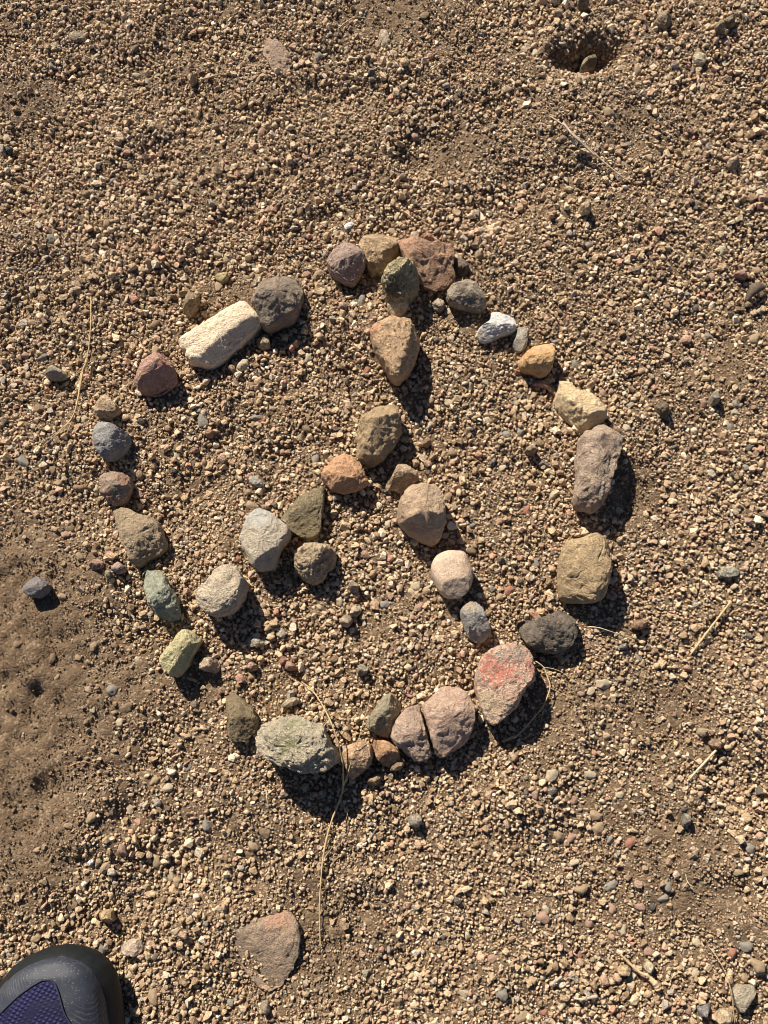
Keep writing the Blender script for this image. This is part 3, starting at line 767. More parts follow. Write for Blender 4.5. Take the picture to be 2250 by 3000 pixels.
stone('G', [(1230, 930), (1290, 880), (1350, 865), (1362, 890), (1320, 940), (1270, 972)], 12, cs((0.37, 0.265, 0.15)), 'sandy brown clod in front of the lumpy orange-tan stone', 'soil_clod', 'clod', rough=0.08, fine=0.04)
stone('G', [(1400, 850), (1440, 760), (1480, 735), (1510, 760), (1495, 830), (1450, 850)], 12, cs((0.30, 0.21, 0.13)), 'brown pebble wedged below the rusty orange-brown stone', 'pebble', 'pebble')
stone('G', [(1170, 150), (1200, 100), (1260, 140), (1240, 180), (1190, 192)], 12, cs((0.30, 0.265, 0.21)), 'grey pebble inside the ring beyond the greenish brown stone', 'pebble', 'pebble')
stone('G', [(400, 130), (440, 85), (490, 120), (480, 150), (430, 162)], 10, cs((0.42, 0.27, 0.19)), 'pinkish pebble inside the ring beyond the dark olive-brown stone', 'pebble', 'pebble')
stone('G', [(665, 130), (690, 80), (740, 110), (765, 150), (700, 155)], 9, cs((0.47, 0.28, 0.20)), 'pink pebble inside the ring near a brick-red chip', 'pebble', 'pebble')
stone('G', [(630, 85), (660, 50), (690, 60), (675, 110), (650, 115)], 8, cs((0.38, 0.19, 0.14)), 'brick-red chip inside the ring near the bent straw tip', 'pebble', 'pebble')
stone('A', [(1000, 715), (1060, 680), (1095, 710), (1120, 760), (1090, 810), (1030, 800)], 11, cs((0.36, 0.30, 0.22)), 'grey-tan pebble inside the ring beside the rounded grey-brown stone', 'pebble', 'pebble', rough=0.09)
stone('A', [(1190, 400), (1240, 380), (1300, 410), (1312, 450), (1300, 500), (1260, 515), (1200, 480)], 10, cs((0.15, 0.12, 0.09)), 'dark brown pebble outside the broad red-brown stone', 'pebble', 'pebble')
stone('A', [(935, 190), (975, 150), (1020, 195), (1025, 250), (985, 265), (950, 230)], 10, cs((0.40, 0.22, 0.155)), 'reddish pebble behind the broad red-brown stone', 'pebble', 'pebble')
stone('A', [(255, 765), (285, 725), (325, 745), (322, 790), (290, 810), (262, 795)], 8, cs((0.42, 0.30, 0.24)), 'pinkish-grey pebble inside the ring below the mauve stone', 'pebble', 'pebble')
stone('A', [(295, 125), (320, 95), (365, 85), (382, 100), (350, 132), (310, 146)], 3, ((0.80, 0.77, 0.72), (0.76, 0.73, 0.67), (0.8, 0.78, 0.74)), 'bright white shell-like flake', 'flake', 'flake', n=4, ncut=0, dust=0.0, base=0.003)
stone('O', [(560, 730), (590, 700), (608, 710), (600, 738), (570, 745)], 4, ((0.80, 0.79, 0.78), (0.78, 0.77, 0.75), (0.8, 0.8, 0.8)), 'small bright white chip in the gravel beyond the shoe', 'flake', 'flake', dust=0, base=0.003)
stone('B', [(760, 160), (820, 145), (880, 135), (882, 185), (825, 225), (790, 195)], 6, cs((0.46, 0.37, 0.17)), 'mustard yellow flake behind the big dark rounded stone', 'flake', 'flake', n=4, ncut=1)
stone('B', [(1110, 690), (1160, 640), (1210, 650), (1225, 740), (1160, 765), (1120, 735)], 11, cs((0.48, 0.38, 0.22)), 'yellowish cream pebble in the shadow of the big dark rounded stone', 'pebble', 'pebble', rough=0.08)
stone('D', [(205, 1420), (260, 1365), (320, 1410), (325, 1450), (270, 1475), (220, 1450)], 11, cs((0.38, 0.27, 0.22)), 'mauve-pink pebble outside the flat brown stone, touching a greenish one', 'pebble', 'pebble')
stone('D', [(148, 1465), (175, 1435), (212, 1455), (210, 1500), (170, 1515)], 9, cs((0.33, 0.29, 0.19)), 'greenish pebble outside the flat brown stone, touching a mauve-pink one', 'pebble', 'pebble')
stone('D', [(30, 1390), (80, 1340), (135, 1360), (145, 1410), (90, 1440), (45, 1430)], 10, cs((0.42, 0.26, 0.19)), 'salmon pebble outside the flat brown stone', 'pebble', 'pebble')
stone('D', [(1320, 690), (1350, 665), (1420, 700), (1455, 755), (1400, 770), (1335, 740)], 7, cs((0.34, 0.32, 0.28)), 'grey oblong flake inside the ring', 'flake', 'flake', ncut=1)
stone('D', [(835, 470), (870, 440), (915, 450), (918, 480), (870, 495)], 7, cs((0.45, 0.27, 0.18)), 'rounded coral pebble inside the ring', 'pebble', 'pebble')
stone('D', [(960, 330), (1000, 292), (1045, 310), (1030, 360), (985, 365)], 9, cs((0.40, 0.22, 0.14)), 'rust-red pebble inside the ring below the long cream stone', 'pebble', 'pebble')
stone('X', [(880, 1768), (890, 1758), (910, 1762), (912, 1778), (898, 1790), (884, 1782)], 12, cs((0.32, 0.28, 0.22)), 'grey pebble in front of the smaller split pink piece', 'pebble', 'pebble')
stone('X', [(590, 1300 + 85), (560, 1380), (540, 1375), (525, 1388), (535, 1397), (565, 1396)], 8, cs((0.52, 0.44, 0.32)), 'pale pebble in the shadow of the scalloped flat stone', 'pebble', 'pebble')
stone('S', [(440, 430), (455, 402), (485, 398), (510, 410), (505, 430), (470, 440)], 12, cs((0.33, 0.20, 0.12)), 'rusty brown pebble with a deep shadow outside the dark charcoal stone', 'pebble', 'pebble')
stone('S', [(392, 500), (415, 488), (438, 495), (430, 510), (400, 512)], 7, cs((0.24, 0.22, 0.17)), 'grey oval pebble near the thin seed stalk', 'pebble', 'pebble')
stone('S', [(730, 860), (755, 840), (790, 855), (785, 875), (750, 882)], 11, cs((0.33, 0.22, 0.14)), 'reddish brown pebble at the end of a pale straw', 'pebble', 'pebble')
stone('S', [(690, 825), (700, 800), (725, 808), (728, 830), (705, 838)], 9, cs((0.42, 0.33, 0.21)), 'tan pebble at the edge of bare soil near a pale straw', 'pebble', 'pebble')

# gather all stones for later checks
STONES = [o for o in COL.objects if o.get('category') in ('stone', 'pebble', 'flake', 'clod')]

# ------------------------------------------------------------------ loose pebbles, alike ones sharing a few shapes
PEB = dict(
    tan=((0.42, 0.305, 0.185), 'tan pebble a little bigger than the gravel around it', 'tan pebbles in the gravel'),
    cream=((0.56, 0.455, 0.31), 'cream-white pebble a little bigger than the gravel around it', 'cream pebbles in the gravel'),
    brown=((0.28, 0.195, 0.115), 'brown pebble a little bigger than the gravel around it', 'brown pebbles in the gravel'),
    pink=((0.44, 0.275, 0.195), 'pink pebble a little bigger than the gravel around it', 'pink pebbles in the gravel'),
    red=((0.41, 0.185, 0.12), 'brick-red chip a little bigger than the gravel around it', 'red chips in the gravel'),
    grey=((0.30, 0.275, 0.235), 'grey pebble a little bigger than the gravel around it', 'grey pebbles in the gravel'),
    dark=((0.13, 0.12, 0.11), 'blackish pebble a little bigger than the gravel around it', 'dark pebbles in the gravel'))
PMESH = {}
for k, (c, lab, grp) in PEB.items():
    PMESH[k] = []
    m = rock_mat('pebble_' + k, *cs(c), seed=hash(k) % 1000 + len(k), scale=150, bumpy=0.7, dust=0.15)
    for v in range(5):
        rr = np.random.default_rng(v * 7 + len(k) * 31 + ord(k[0]))
        nseg = 26
        th = np.arange(nseg) / nseg * 2 * np.pi
        ra = 0.5 * (1 + 0.16 * np.cos(2 * th + rr.uniform(0, 6)) + 0.10 * np.cos(3 * th + rr.uniform(0, 6)) + 0.05 * np.cos(5 * th + rr.uniform(0, 6)))
        pts, faces = stone_mesh('pebble', ra, 0.5, rr.uniform(0.3, 0.45), 0.32, nseg, 14, rr.uniform(2.3, 3.4), (), 5, 0.07, 0.7, 0.02, int(rr.integers(1, 900)), 0.08)
        me = bpy.data.meshes.new('pebble')
        me.from_pydata([tuple(map(float, q)) for q in pts], [], faces)
        me.polygons.foreach_set('use_smooth', [True] * len(me.polygons))
        me.materials.append(m)
        PMESH[k].append(me)
NP = [0]


def foot_hit(x, y, pad=0.0):
    x = np.atleast_1d(x); y = np.atleast_1d(y)
    hit = np.zeros(len(x), bool)
    for (cx, cy, r, reach) in FOOT:
        rm = r.max() + 0.01
        k = np.where((np.abs(x - cx) < rm) & (np.abs(y - cy) < rm))[0]
        if len(k) == 0: continue
        dx, dy = x[k] - cx, y[k] - cy
        t = (np.arctan2(dy, dx) % (2 * np.pi)) / (2 * np.pi) * len(r)
        i = np.floor(t).astype(int) % len(r)
        hit[k] |= np.hypot(dx, dy) < r[i] + (pad[k] if isinstance(pad, np.ndarray) else pad)
    return hit


def pebble(kind, x, y, size):
    i = NP[0]; NP[0] += 1
    rr = random.Random(i)
    o = bpy.data.objects.new('pebble', PMESH[kind][i % 5])
    COL.objects.link(o)
    s = size
    o.scale = (s * rr.uniform(0.9, 1.2), s * rr.uniform(0.75, 1.0), s * rr.uniform(0.75, 1.05))
    o.rotation_euler = (rr.uniform(-0.3, 0.3), rr.uniform(-0.3, 0.3), rr.uniform(0, 6.28))
    o.location = (x, y, float(ground_z(x, y)[0]) + 0.12 * s)
    tag(o, PEB[kind][1], 'pebble', PEB[kind][2])
    FOOT.append((x, y, np.full(12, s * 0.42), 1))
    return o


# placed where the photograph shows them: (crop, x, y, size in crop px, colour)
SPOT = [('K', 80, 322, 50, 'cream'), ('K', 150, 350, 55, 'cream'), ('K', 815, 460, 60, 'tan'), ('K', 1250, 300, 50, 'tan'), ('K', 640, 655, 45, 'pink'),
        ('K', 755, 940, 50, 'grey'), ('K', 1140, 1080, 55, 'tan'), ('K', 230, 1590, 60, 'pink'), ('K', 500, 1585, 50, 'grey'), ('K', 1205, 1300, 60, 'tan'),
        ('K', 1240, 560, 55, 'cream'), ('K', 1590, 705, 55, 'tan'), ('K', 620, 745, 75, 'tan'), ('K', 1370, 1620, 70, 'cream'), ('K', 320, 930, 60, 'brown'),
        ('I', 870, 440, 55, 'cream'), ('I', 225, 1340, 45, 'red'), ('I', 695, 1460, 60, 'tan'), ('I', 340, 1570, 70, 'grey'), ('I', 610, 325, 50, 'cream'),
        ('I', 865, 295, 55, 'brown'), ('I', 840, 1080, 50, 'tan'), ('I', 720, 1165, 50, 'grey'), ('I', 1130, 1165, 40, 'cream'), ('I', 30, 875, 60, 'cream'),
        ('I', 550, 1245, 60, 'brown'), ('I', 1375, 1245, 45, 'tan'), ('I', 665, 240, 55, 'brown'), ('I', 1170, 1370, 65, 'brown'), ('I', 1400, 1640, 60, 'cream'),
        ('J', 405, 355, 60, 'grey'), ('J', 585, 330, 45, 'tan'), ('J', 30, 840, 75, 'pink'), ('J', 735, 965, 60, 'tan'), ('J', 890, 350, 50, 'cream'),
        ('J', 1020, 865, 70, 'pink'), ('J', 610, 730, 40, 'cream'), ('J', 1090, 110, 70, 'brown'), ('J', 1020, 435, 45, 'brown'), ('J', 1160, 745, 60, 'tan'),
        ('J', 835, 1170, 60, 'brown'), ('J', 285, 1360, 70, 'brown'), ('J', 915, 1385, 55, 'cream'), ('J', 80, 1350, 55, 'pink'), ('J', 570, 900, 50, 'brown'),
        ('L', 285, 290, 80, 'cream'), ('L', 270, 575, 75, 'tan'), ('L', 90, 720, 70, 'tan'), ('L', 555, 715, 70, 'brown'), ('L', 365, 870, 85, 'grey'),
        ('L', 200, 850, 80, 'pink'), ('L', 340, 1330, 90, 'brown'), ('L', 200, 1780, 110, 'grey'), ('L', 1330, 590, 85, 'brown'), ('L', 1000, 385, 60, 'cream'),
        ('L', 740, 1430, 80, 'cream'), ('L', 740, 1180, 60, 'cream'), ('L', 920, 1005, 50, 'brown'), ('L', 1140, 1660, 80, 'cream'), ('L', 690, 2010, 90, 'brown'),
        ('L', 520, 1960, 75, 'tan'), ('L', 520, 1200, 55, 'grey'), ('L', 470, 1850, 80, 'brown'), ('L', 305, 495, 45, 'cream'), ('L', 835, 2015, 75, 'cream'),
        ('M', 990, 175, 70, 'pink'), ('M', 880, 150, 65, 'cream'), ('M', 1390, 110, 100, 'tan'), ('M', 975, 680, 75, 'grey'), ('M', 1370, 715, 110, 'tan'),
        ('M', 660, 855, 45, 'red'), ('M', 390, 985, 75, 'tan'), ('M', 920, 1270, 80, 'pink'), ('M', 1195, 1285, 80, 'grey'), ('M', 1190, 1345, 70, 'cream'),
        ('M', 50, 1165, 70, 'pink'), ('M', 120, 1160, 60, 'pink'), ('M', 1150, 1480, 75, 'grey'), ('M', 1300, 1670, 70, 'dark'), ('M', 1100, 1680, 75, 'pink'),
        ('M', 590, 1790, 50, 'pink'), ('M', 1280, 1830, 60, 'grey'), ('M', 665, 2070, 70, 'tan'), ('M', 1150, 1945, 80, 'cream'), ('M', 930, 825, 60, 'pink'),
        ('M', 190, 2190, 70, 'cream'), ('M', 1240, 500, 55, 'dark'), ('M', 855, 440, 70, 'dark'), ('M', 920, 580, 60, 'cream'), ('M', 1330, 580, 65, 'tan'),
        ('N', 530, 180, 75, 'pink'), ('N', 575, 125, 80, 'brown'), ('N', 660, 370, 80, 'tan'), ('N', 340, 235, 65, 'tan'), ('N', 820, 100, 55, 'cream'),
        ('N', 515, 685, 75, 'tan'), ('N', 920, 1440, 90, 'grey'), ('N', 930, 1075, 60, 'brown'), ('N', 760, 1090, 70, 'tan'), ('N', 985, 1705, 65, 'cream'),
        ('N', 765, 1600, 55, 'cream'), ('N', 1105, 1195, 55, 'cream'), ('N', 480, 1345, 50, 'tan'), ('N', 630, 1180, 60, 'tan'), ('N', 1250, 2180, 70, 'tan'),
        ('N', 160, 1075, 65, 'brown'), ('N', 440, 1190, 70, 'brown'), ('N', 1035, 1590, 85, 'brown'), ('N', 735, 1440, 60, 'tan'), ('N', 890, 320, 65, 'tan'),
        ('O', 1000, 200, 55, 'tan'), ('O', 1095, 235, 70, 'cream'), ('O', 800, 640, 70, 'pink'), ('O', 690, 750, 65, 'tan'), ('O', 1010, 735, 75, 'tan'),
        ('O', 1135, 860, 65, 'tan'), ('O', 945, 890, 55, 'tan'), ('O', 1100, 820, 55, 'cream'), ('O', 1335, 485, 60, 'grey'), ('O', 620, 420, 70, 'tan'),
        ('O', 830, 375, 60, 'cream'), ('O', 255, 635, 45, 'tan'), ('O', 1245, 1045, 40, 'dark'), ('O', 230, 1215, 60, 'tan'), ('O', 470, 995, 60, 'brown'),
        ('O', 1140, 1165, 50, 'cream'), ('O', 640, 1290, 60, 'grey'), ('O', 990, 1590, 80, 'tan'), ('O', 820, 1465, 45, 'cream'), ('O', 1480, 1655, 50, 'grey'),
        ('O', 640, 720, 55, 'tan'), ('O', 860, 685, 35, 'red'), ('O', 460, 480, 50, 'tan'), ('O', 1210, 110, 45, 'grey'), ('O', 1640, 620, 65, 'tan'),
        ('P', 390, 450, 65, 'pink'), ('P', 395, 210, 60, 'pink'), ('P', 695, 170, 55, 'cream'), ('P', 770, 485, 65, 'red'), ('P', 300, 440, 75, 'tan'),
        ('P', 1530, 515, 65, 'grey'), ('P', 835, 905, 60, 'pink'), ('P', 655, 915, 60, 'pink'), ('P', 980, 845, 60, 'grey'), ('P', 1000, 755, 60, 'grey'),
        ('P', 720, 1055, 55, 'cream'), ('P', 890, 1195, 60, 'pink'), ('P', 1410, 1190, 55, 'red'), ('P', 1500, 1145, 75, 'grey'), ('P', 785, 1360, 65, 'cream'),
        ('P', 215, 1600, 40, 'red'), ('P', 210, 1370, 50, 'cream'), ('P', 70, 1630, 80, 'tan'), ('P', 450, 790, 70, 'tan'), ('P', 645, 770, 70, 'grey'),
        ('P', 400, 615, 55, 'cream'), ('P', 445, 1225, 45, 'red'), ('P', 515, 1020, 55, 'pink'), ('P', 200, 970, 75, 'pink'), ('P', 220, 915, 55, 'cream'),
        ('P', 1205, 1135, 55, 'cream'), ('P', 1195, 1335, 55, 'cream'), ('P', 930, 1410, 65, 'tan'), ('P', 1150, 1575, 50, 'pink'), ('P', 560, 395, 80, 'tan'),
        ('P', 140, 165, 60, 'pink'), ('P', 640, 470, 50, 'grey'), ('P', 655, 1110, 50, 'pink'), ('P', 1495, 1350, 55, 'tan'), ('P', 910, 905, 45, 'dark'),
        ('P', 1570, 1260, 90, 'tan'), ('P', 500, 40, 80, 'cream'), ('P', 245, 45, 75, 'cream'), ('P', 545, 310, 70, 'tan'), ('P', 1450, 670, 55, 'tan'),
        ('E', 225, 245, 50, 'pink'), ('E', 550, 305, 60, 'tan'), ('E', 410, 405, 60, 'pink'), ('E', 650, 460, 70, 'grey'), ('E', 240, 170, 60, 'grey'),
        ('E', 580, 245, 60, 'brown'), ('E', 1000, 1125, 60, 'pink'), ('E', 1130, 1470, 65, 'grey'), ('E', 1085, 1280, 50, 'pink'), ('E', 820, 1450, 70, 'cream'),
        ('E', 545, 1045, 60, 'red'), ('E', 680, 1490, 50, 'cream'), ('E', 1315, 1385, 50, 'cream'), ('E', 1350, 1340, 70, 'cream'), ('E', 1570, 725, 60, 'tan'),
        ('E', 1150, 905, 55, 'cream'), ('E', 1290, 440, 65, 'brown'), ('E', 470, 1310, 60, 'tan'), ('E', 210, 790, 70, 'tan'), ('E', 120, 1160, 45, 'red'),
        ('F', 690, 545, 65, 'red'), ('F', 870, 350, 65, 'grey'), ('F', 805, 415, 50, 'pink'), ('F', 440, 270, 75, 'brown'), ('F', 440, 95, 45, 'grey'),
        ('F', 625, 590, 60, 'tan'), ('F', 1230, 290, 1, 'tan'), ('F', 1640, 460, 65, 'cream'), ('F', 1250, 1245, 70, 'cream'), ('F', 1185, 1265, 50, 'pink'),
        ('F', 1340, 1195, 85, 'cream'), ('F', 1535, 1185, 60, 'tan'), ('F', 1600, 1010, 60, 'grey'), ('F', 195, 880, 60, 'cream'), ('F', 1470, 1160, 55, 'tan'),
        ('F', 70, 660, 65, 'pink'), ('F', 80, 520, 70, 'cream'), ('F', 345, 1000, 35, 'red'), ('F', 620, 65, 60, 'pink'), ('F', 1265, 125, 35, 'red'),
        ('A', 1150, 785, 60, 'cream'), ('A', 870, 170, 80, 'cream'), ('A', 230, 155, 65, 'cream'), ('A', 280, 195, 65, 'tan'), ('A', 685, 130, 70, 'tan'),
        ('A', 90, 500, 80, 'tan'), ('A', 440, 725, 85, 'grey'), ('A', 1150, 1550, 85, 'cream'), ('A', 1320, 1420, 80, 'tan'), ('A', 1440, 1375, 65, 'cream'),
        ('A', 425, 1190, 55, 'pink'), ('A', 485, 1270, 60, 'red'), ('A', 1275, 1295, 55, 'tan'), ('A', 1410, 135, 85, 'cream'), ('A', 1055, 140, 60, 'tan'),
        ('A', 1170, 1015, 60, 'cream'), ('A', 1390, 345, 80, 'tan'), ('A', 985, 640, 70, 'grey'), ('A', 1000, 1175, 55, 'brown'), ('A', 350, 890, 60, 'tan'),
        ('B', 275, 560, 85, 'brown'), ('B', 1000, 890, 110, 'cream'), ('B', 720, 1435, 90, 'pink'), ('B', 1095, 1390, 65, 'pink'), ('B', 1500, 1395, 90, 'pink'),
        ('B', 670, 1340, 95, 'grey'), ('B', 1105, 1305, 85, 'grey'), ('B', 455, 1620, 60, 'cream'), ('B', 1530, 825, 75, 'cream'), ('B', 1020, 145, 65, 'tan'),
        ('B', 800, 240, 80, 'tan'), ('B', 1520, 145, 75, 'pink'), ('B', 1620, 135, 85, 'brown'), ('B', 680, 1275, 65, 'cream'), ('B', 800, 390, 65, 'pink'),
        ('B', 940, 940, 65, 'cream'), ('B', 1240, 1240, 50, 'tan'), ('B', 1310, 1590, 85, 'pink'), ('B', 290, 760, 75, 'tan'), ('B', 860, 25, 70, 'tan'),
        ('C', 225, 1055, 65, 'cream'), ('C', 380, 1040, 50, 'cream'), ('C', 370, 1170, 75, 'grey'), ('C', 490, 1140, 70, 'grey'), ('C', 75, 785, 75, 'tan'),
        ('C', 750, 1660, 90, 'cream'), ('C', 1280, 1785, 65, 'cream'), ('C', 540, 1785, 75, 'red'), ('C', 100, 1880, 60, 'grey'), ('C', 650, 1235, 75, 'brown'),
        ('C', 750, 1215, 60, 'tan'), ('C', 1340, 1120, 65, 'cream'), ('C', 930, 590, 75, 'grey'), ('C', 1150, 815, 65, 'pink'), ('C', 1220, 805, 55, 'pink'),
        ('C', 735, 855, 55, 'pink'), ('C', 595, 845, 65, 'tan'), ('C', 470, 700, 45, 'tan'), ('C', 190, 740, 60, 'tan'), ('C', 335, 1440, 60, 'cream'),
        ('R', 500, 290, 16, 'tan'), ('R', 830, 475, 22, 'cream'), ('R', 900, 535, 28, 'pink'), ('R', 925, 635, 34, 'grey'), ('R', 820, 635, 24, 'cream'),
        ('R', 235, 220, 34, 'brown'), ('R', 265, 180, 30, 'brown'), ('R', 15, 320, 28, 'tan'), ('R', 160, 665, 18, 'tan'), ('R', 550, 345, 1, 'tan')]
used = []
for (c, x, y, s, kd) in SPOT:
    if s < 5: continue
    u, v = cpx(c, x, y)
    w = G(u, v, 0.003)
    size = s * CROPS[c][2] * PX * 1.0
    if foot_hit(np.array([w[0]]), np.array([w[1]]), size * 0.25)[0]: continue
    pebble(kd, w[0], w[1], size)

# name each loose pebble by the stone it lies closest to
import re
NAMED = []
for o in STONES:
    if o.get('group') == RG or o.get('category') == 'stone':
        sh = re.split(r',| with | between | beside | tucked | below | shaped | standing | next | at the | behind | lying | beyond | above | wedged | in the | leaning | dusted | tapering | sunk | sitting | under | inside ', o['label'])[0]
        NAMED.append((np.array(o.location[:2]), sh))
ORD = ['closest', 'second closest', 'third closest', 'fourth closest', 'fifth closest', 'sixth closest', 'seventh closest', 'eighth closest',
       'ninth closest', 'tenth closest', 'eleventh closest', 'twelfth closest', 'thirteenth closest', 'fourteenth closest']
LOOSE = {}
for o in [q for q in COL.objects if q.name.startswith('pebble') and q.get('group', '').endswith('in the gravel')]:
    LOOSE.setdefault(o['group'].split(' ')[0], []).append(o)
for k, lst in LOOSE.items():
    noun = {'cream': 'cream-white pebble', 'red': 'brick-red chip', 'dark': 'blackish pebble'}.get(k, k + ' pebble')
    XY = np.array([o.location[:2] for o in lst])
    ranks = []
    for q, sh in NAMED:
        dq = np.hypot(*(XY - q).T)
        ranks.append((dq, np.argsort(np.argsort(dq)), sh))
    for i, o in enumerate(lst):
        dq, rk, sh = min(ranks, key=lambda t: (t[1][i] + t[0][i] / 0.03))
        o['label'] = f'{noun}, {ORD[min(rk[i], 13)]} of its colour to the {sh}'

# ------------------------------------------------------------------ gravel
SHOE_TIP = (197, 2780)
grain_m = grain_mat()
PAL = np.array([(0.46, 0.345, 0.215), (0.40, 0.29, 0.175), (0.52, 0.41, 0.27), (0.31, 0.215, 0.125), (0.24, 0.165, 0.095), (0.43, 0.29, 0.205),
                (0.42, 0.225, 0.155), (0.31, 0.28, 0.235), (0.60, 0.51, 0.38), (0.12, 0.105, 0.09), (0.50, 0.36, 0.20)])
PW = np.array([0.22, 0.17, 0.16, 0.12, 0.06, 0.10, 0.028, 0.05, 0.085, 0.014, 0.03])
PW = PW / PW.sum()
PAL = 1.20 * (0.80 * PAL + 0.20 * PAL.mean(1)[:, None] * np.array([[1.20, 1.0, 0.84]]))


def layer(x0, x1, y0, y1, step, smin, smax, kfine, zoff, seed, power=1.0, trim=False):
    g = np.random.default_rng(seed)
    xs = np.arange(x0, x1, step); ys = np.arange(y0, y1, step)
    X, Y = np.meshgrid(xs, ys)
    X = X.ravel() + g.uniform(-0.6, 0.6, X.size) * step
    Y = Y.ravel() + g.uniform(-0.6, 0.6, Y.size) * step
    if trim:
        k = np.abs(X) < 0.345 + 0.13 * Y
        X, Y = X[k], Y[k]
    f = fineness(X, Y)
    # clusters
    cl = 0.5 + 0.5 * vnoise(p2(X, Y, 0.03), seed)
    keep = g.uniform(0, 1, X.size) < np.clip(1 - kfine * f, 0.02, 1) * (0.55 + 0.45 * cl)
    X, Y, f = X[keep], Y[keep], f[keep]
    drift = np.clip(0.9 + 0.35 * fbm(p2(X, Y, 0.045), seed + 5, 2), 0.55, 1.3)
    s = smin + (smax - smin) * g.uniform(0, 1, X.size) ** (1.6 * power) * drift
    s = s * (1 - 0.35 * f)
    hit = foot_hit(X, Y, s * 0.10)
    X, Y, s, f = X[~hit], Y[~hit], s[~hit], f[~hit]
    Z = ground_z(X, Y) + s * zoff * g.uniform(0.2, 1.3, X.size)
    rot = g.uniform(-np.pi, np.pi, (X.size, 3))
    scl = s[:, None] * 0.5 * g.uniform(0.75, 1.25, (X.size, 3))
    ci = g.choice(len(PAL), X.size, p=PW)
    col = PAL[ci] * g.uniform(0.85, 1.28, (X.size, 1))
    soilc = np.array([0.185, 0.124, 0.073]) * g.uniform(0.75, 1.25, (X.size, 1))
    w = np.clip(f * 1.3 - 0.40 + g.uniform(-0.25, 0.25, X.size), 0, 1)[:, None] * 0.9
    col = col * (1 - w) + soilc * w
    col = col * np.array([1.02, 0.985, 0.94])
    return np.stack([X, Y, Z], 1), rot, scl, col


LAY = [layer(-0.50, 0.50, -0.44, 0.60, 0.0044, 0.0032, 0.0080, 0.95, 0.40, 1, 1.7),
       layer(-0.50, 0.50, -0.44, 0.60, 0.0027, 0.0019, 0.0042, 0.40, 0.46, 2, 1.2),
       layer(-0.46, 0.46, -0.40, 0.52, 0.0019, 0.0009, 0.0020, 0.0, 0.42, 3, 1.0, True)]
for (a, b, c, d) in ((-1.3, -0.5, -1.0, 1.3), (0.5, 1.3, -1.0, 1.3), (-0.5, 0.5, -1.0, -0.44), (-0.5, 0.5, 0.60, 1.3)):
    LAY.append(layer(a, b, c, d, 0.0072, 0.0034, 0.0085, 0.9, 0.30, 21, 1.2))
pos = np.vstack([l[0] for l in LAY]); rot = np.vstack([l[1] for l in LAY])
scl = np.vstack([l[2] for l in LAY]); colr = np.vstack([l[3] for l in LAY])
NVAR = 24
gm = bpy.data.meshes.new('gravel')
gm.vertices.add(len(pos)); gm.vertices.foreach_set('co', pos.ravel())
for nm, ty, dat in (('rot', 'FLOAT_VECTOR', rot), ('scl', 'FLOAT_VECTOR', scl)):
    a = gm.attributes.new(nm, ty, 'POINT'); a.data.foreach_set('vector', dat.ravel().astype(np.float32))
a = gm.attributes.new('gcol', 'FLOAT_COLOR', 'POINT')
a.data.foreach_set('color', np.hstack([colr, np.ones((len(colr), 1))]).ravel().astype(np.float32))
a = gm.attributes.new('pick', 'INT', 'POINT')
a.data.foreach_set('value', RNG.integers(0, NVAR, len(pos)).astype(np.int32))
gm.update()
gravel = bpy.data.objects.new('gravel', gm)
COL.objects.link(gravel)
gm.materials.append(grain_m)
tag(gravel, 'loose tan sandy gravel grains spread all over the ground', 'gravel', kind='stuff')

ng = bpy.data.node_groups.new('gravel_grains', 'GeometryNodeTree')
ng.interface.new_socket('Geometry', in_out='INPUT', socket_type='NodeSocketGeometry')
ng.interface.new_socket('Geometry', in_out='OUTPUT', socket_type='NodeSocketGeometry')
gi = ng.nodes.new('NodeGroupInput'); go = ng.nodes.new('NodeGroupOutput')
g2i = ng.nodes.new('GeometryNodeGeometryToInstance')
for k in range(NVAR):
    pt = ng.nodes.new('GeometryNodePoints')
    pt.inputs['Count'].default_value = 9 + k % 8
    rv = ng.nodes.new('FunctionNodeRandomValue'); rv.data_type = 'FLOAT_VECTOR'
    rv.inputs[0].default_value = (-1, -1, -1); rv.inputs[1].default_value = (1, 1, 1)
    rv.inputs['Seed'].default_value = k * 13 + 5
    nv = ng.nodes.new('ShaderNodeVectorMath'); nv.operation = 'NORMALIZE'
    ng.links.new(rv.outputs[0], nv.inputs[0])
    ng.links.new(nv.outputs[0], pt.inputs['Position'])
    ch = ng.nodes.new('GeometryNodeConvexHull')
    ng.links.new(pt.outputs[0], ch.inputs[0])
    last = ch.outputs[0]
    if k % 3 == 1:
        sb = ng.nodes.new('GeometryNodeSubdivisionSurface')
        sb.inputs['Level'].default_value = 1
        sb.inputs['Edge Crease'].default_value = 0.45
        sb.inputs['Vertex Crease'].default_value = 0.3
        ng.links.new(last, sb.inputs[0]); last = sb.outputs[0]
    ss = ng.nodes.new('GeometryNodeSetShadeSmooth')
    ss.inputs['Shade Smooth'].default_value = (k % 3 == 1)
    ng.links.new(last, ss.inputs[0])
    sm = ng.nodes.new('GeometryNodeSetMaterial'); sm.inputs['Material'].default_value = grain_m
    ng.links.new(ss.outputs[0], sm.inputs[0])
    ng.links.new(sm.outputs[0], g2i.inputs[0])


def named(nm, ty):
    q = ng.nodes.new('GeometryNodeInputNamedAttribute'); q.data_type = ty; q.inputs[0].default_value = nm
    return q.outputs[0]


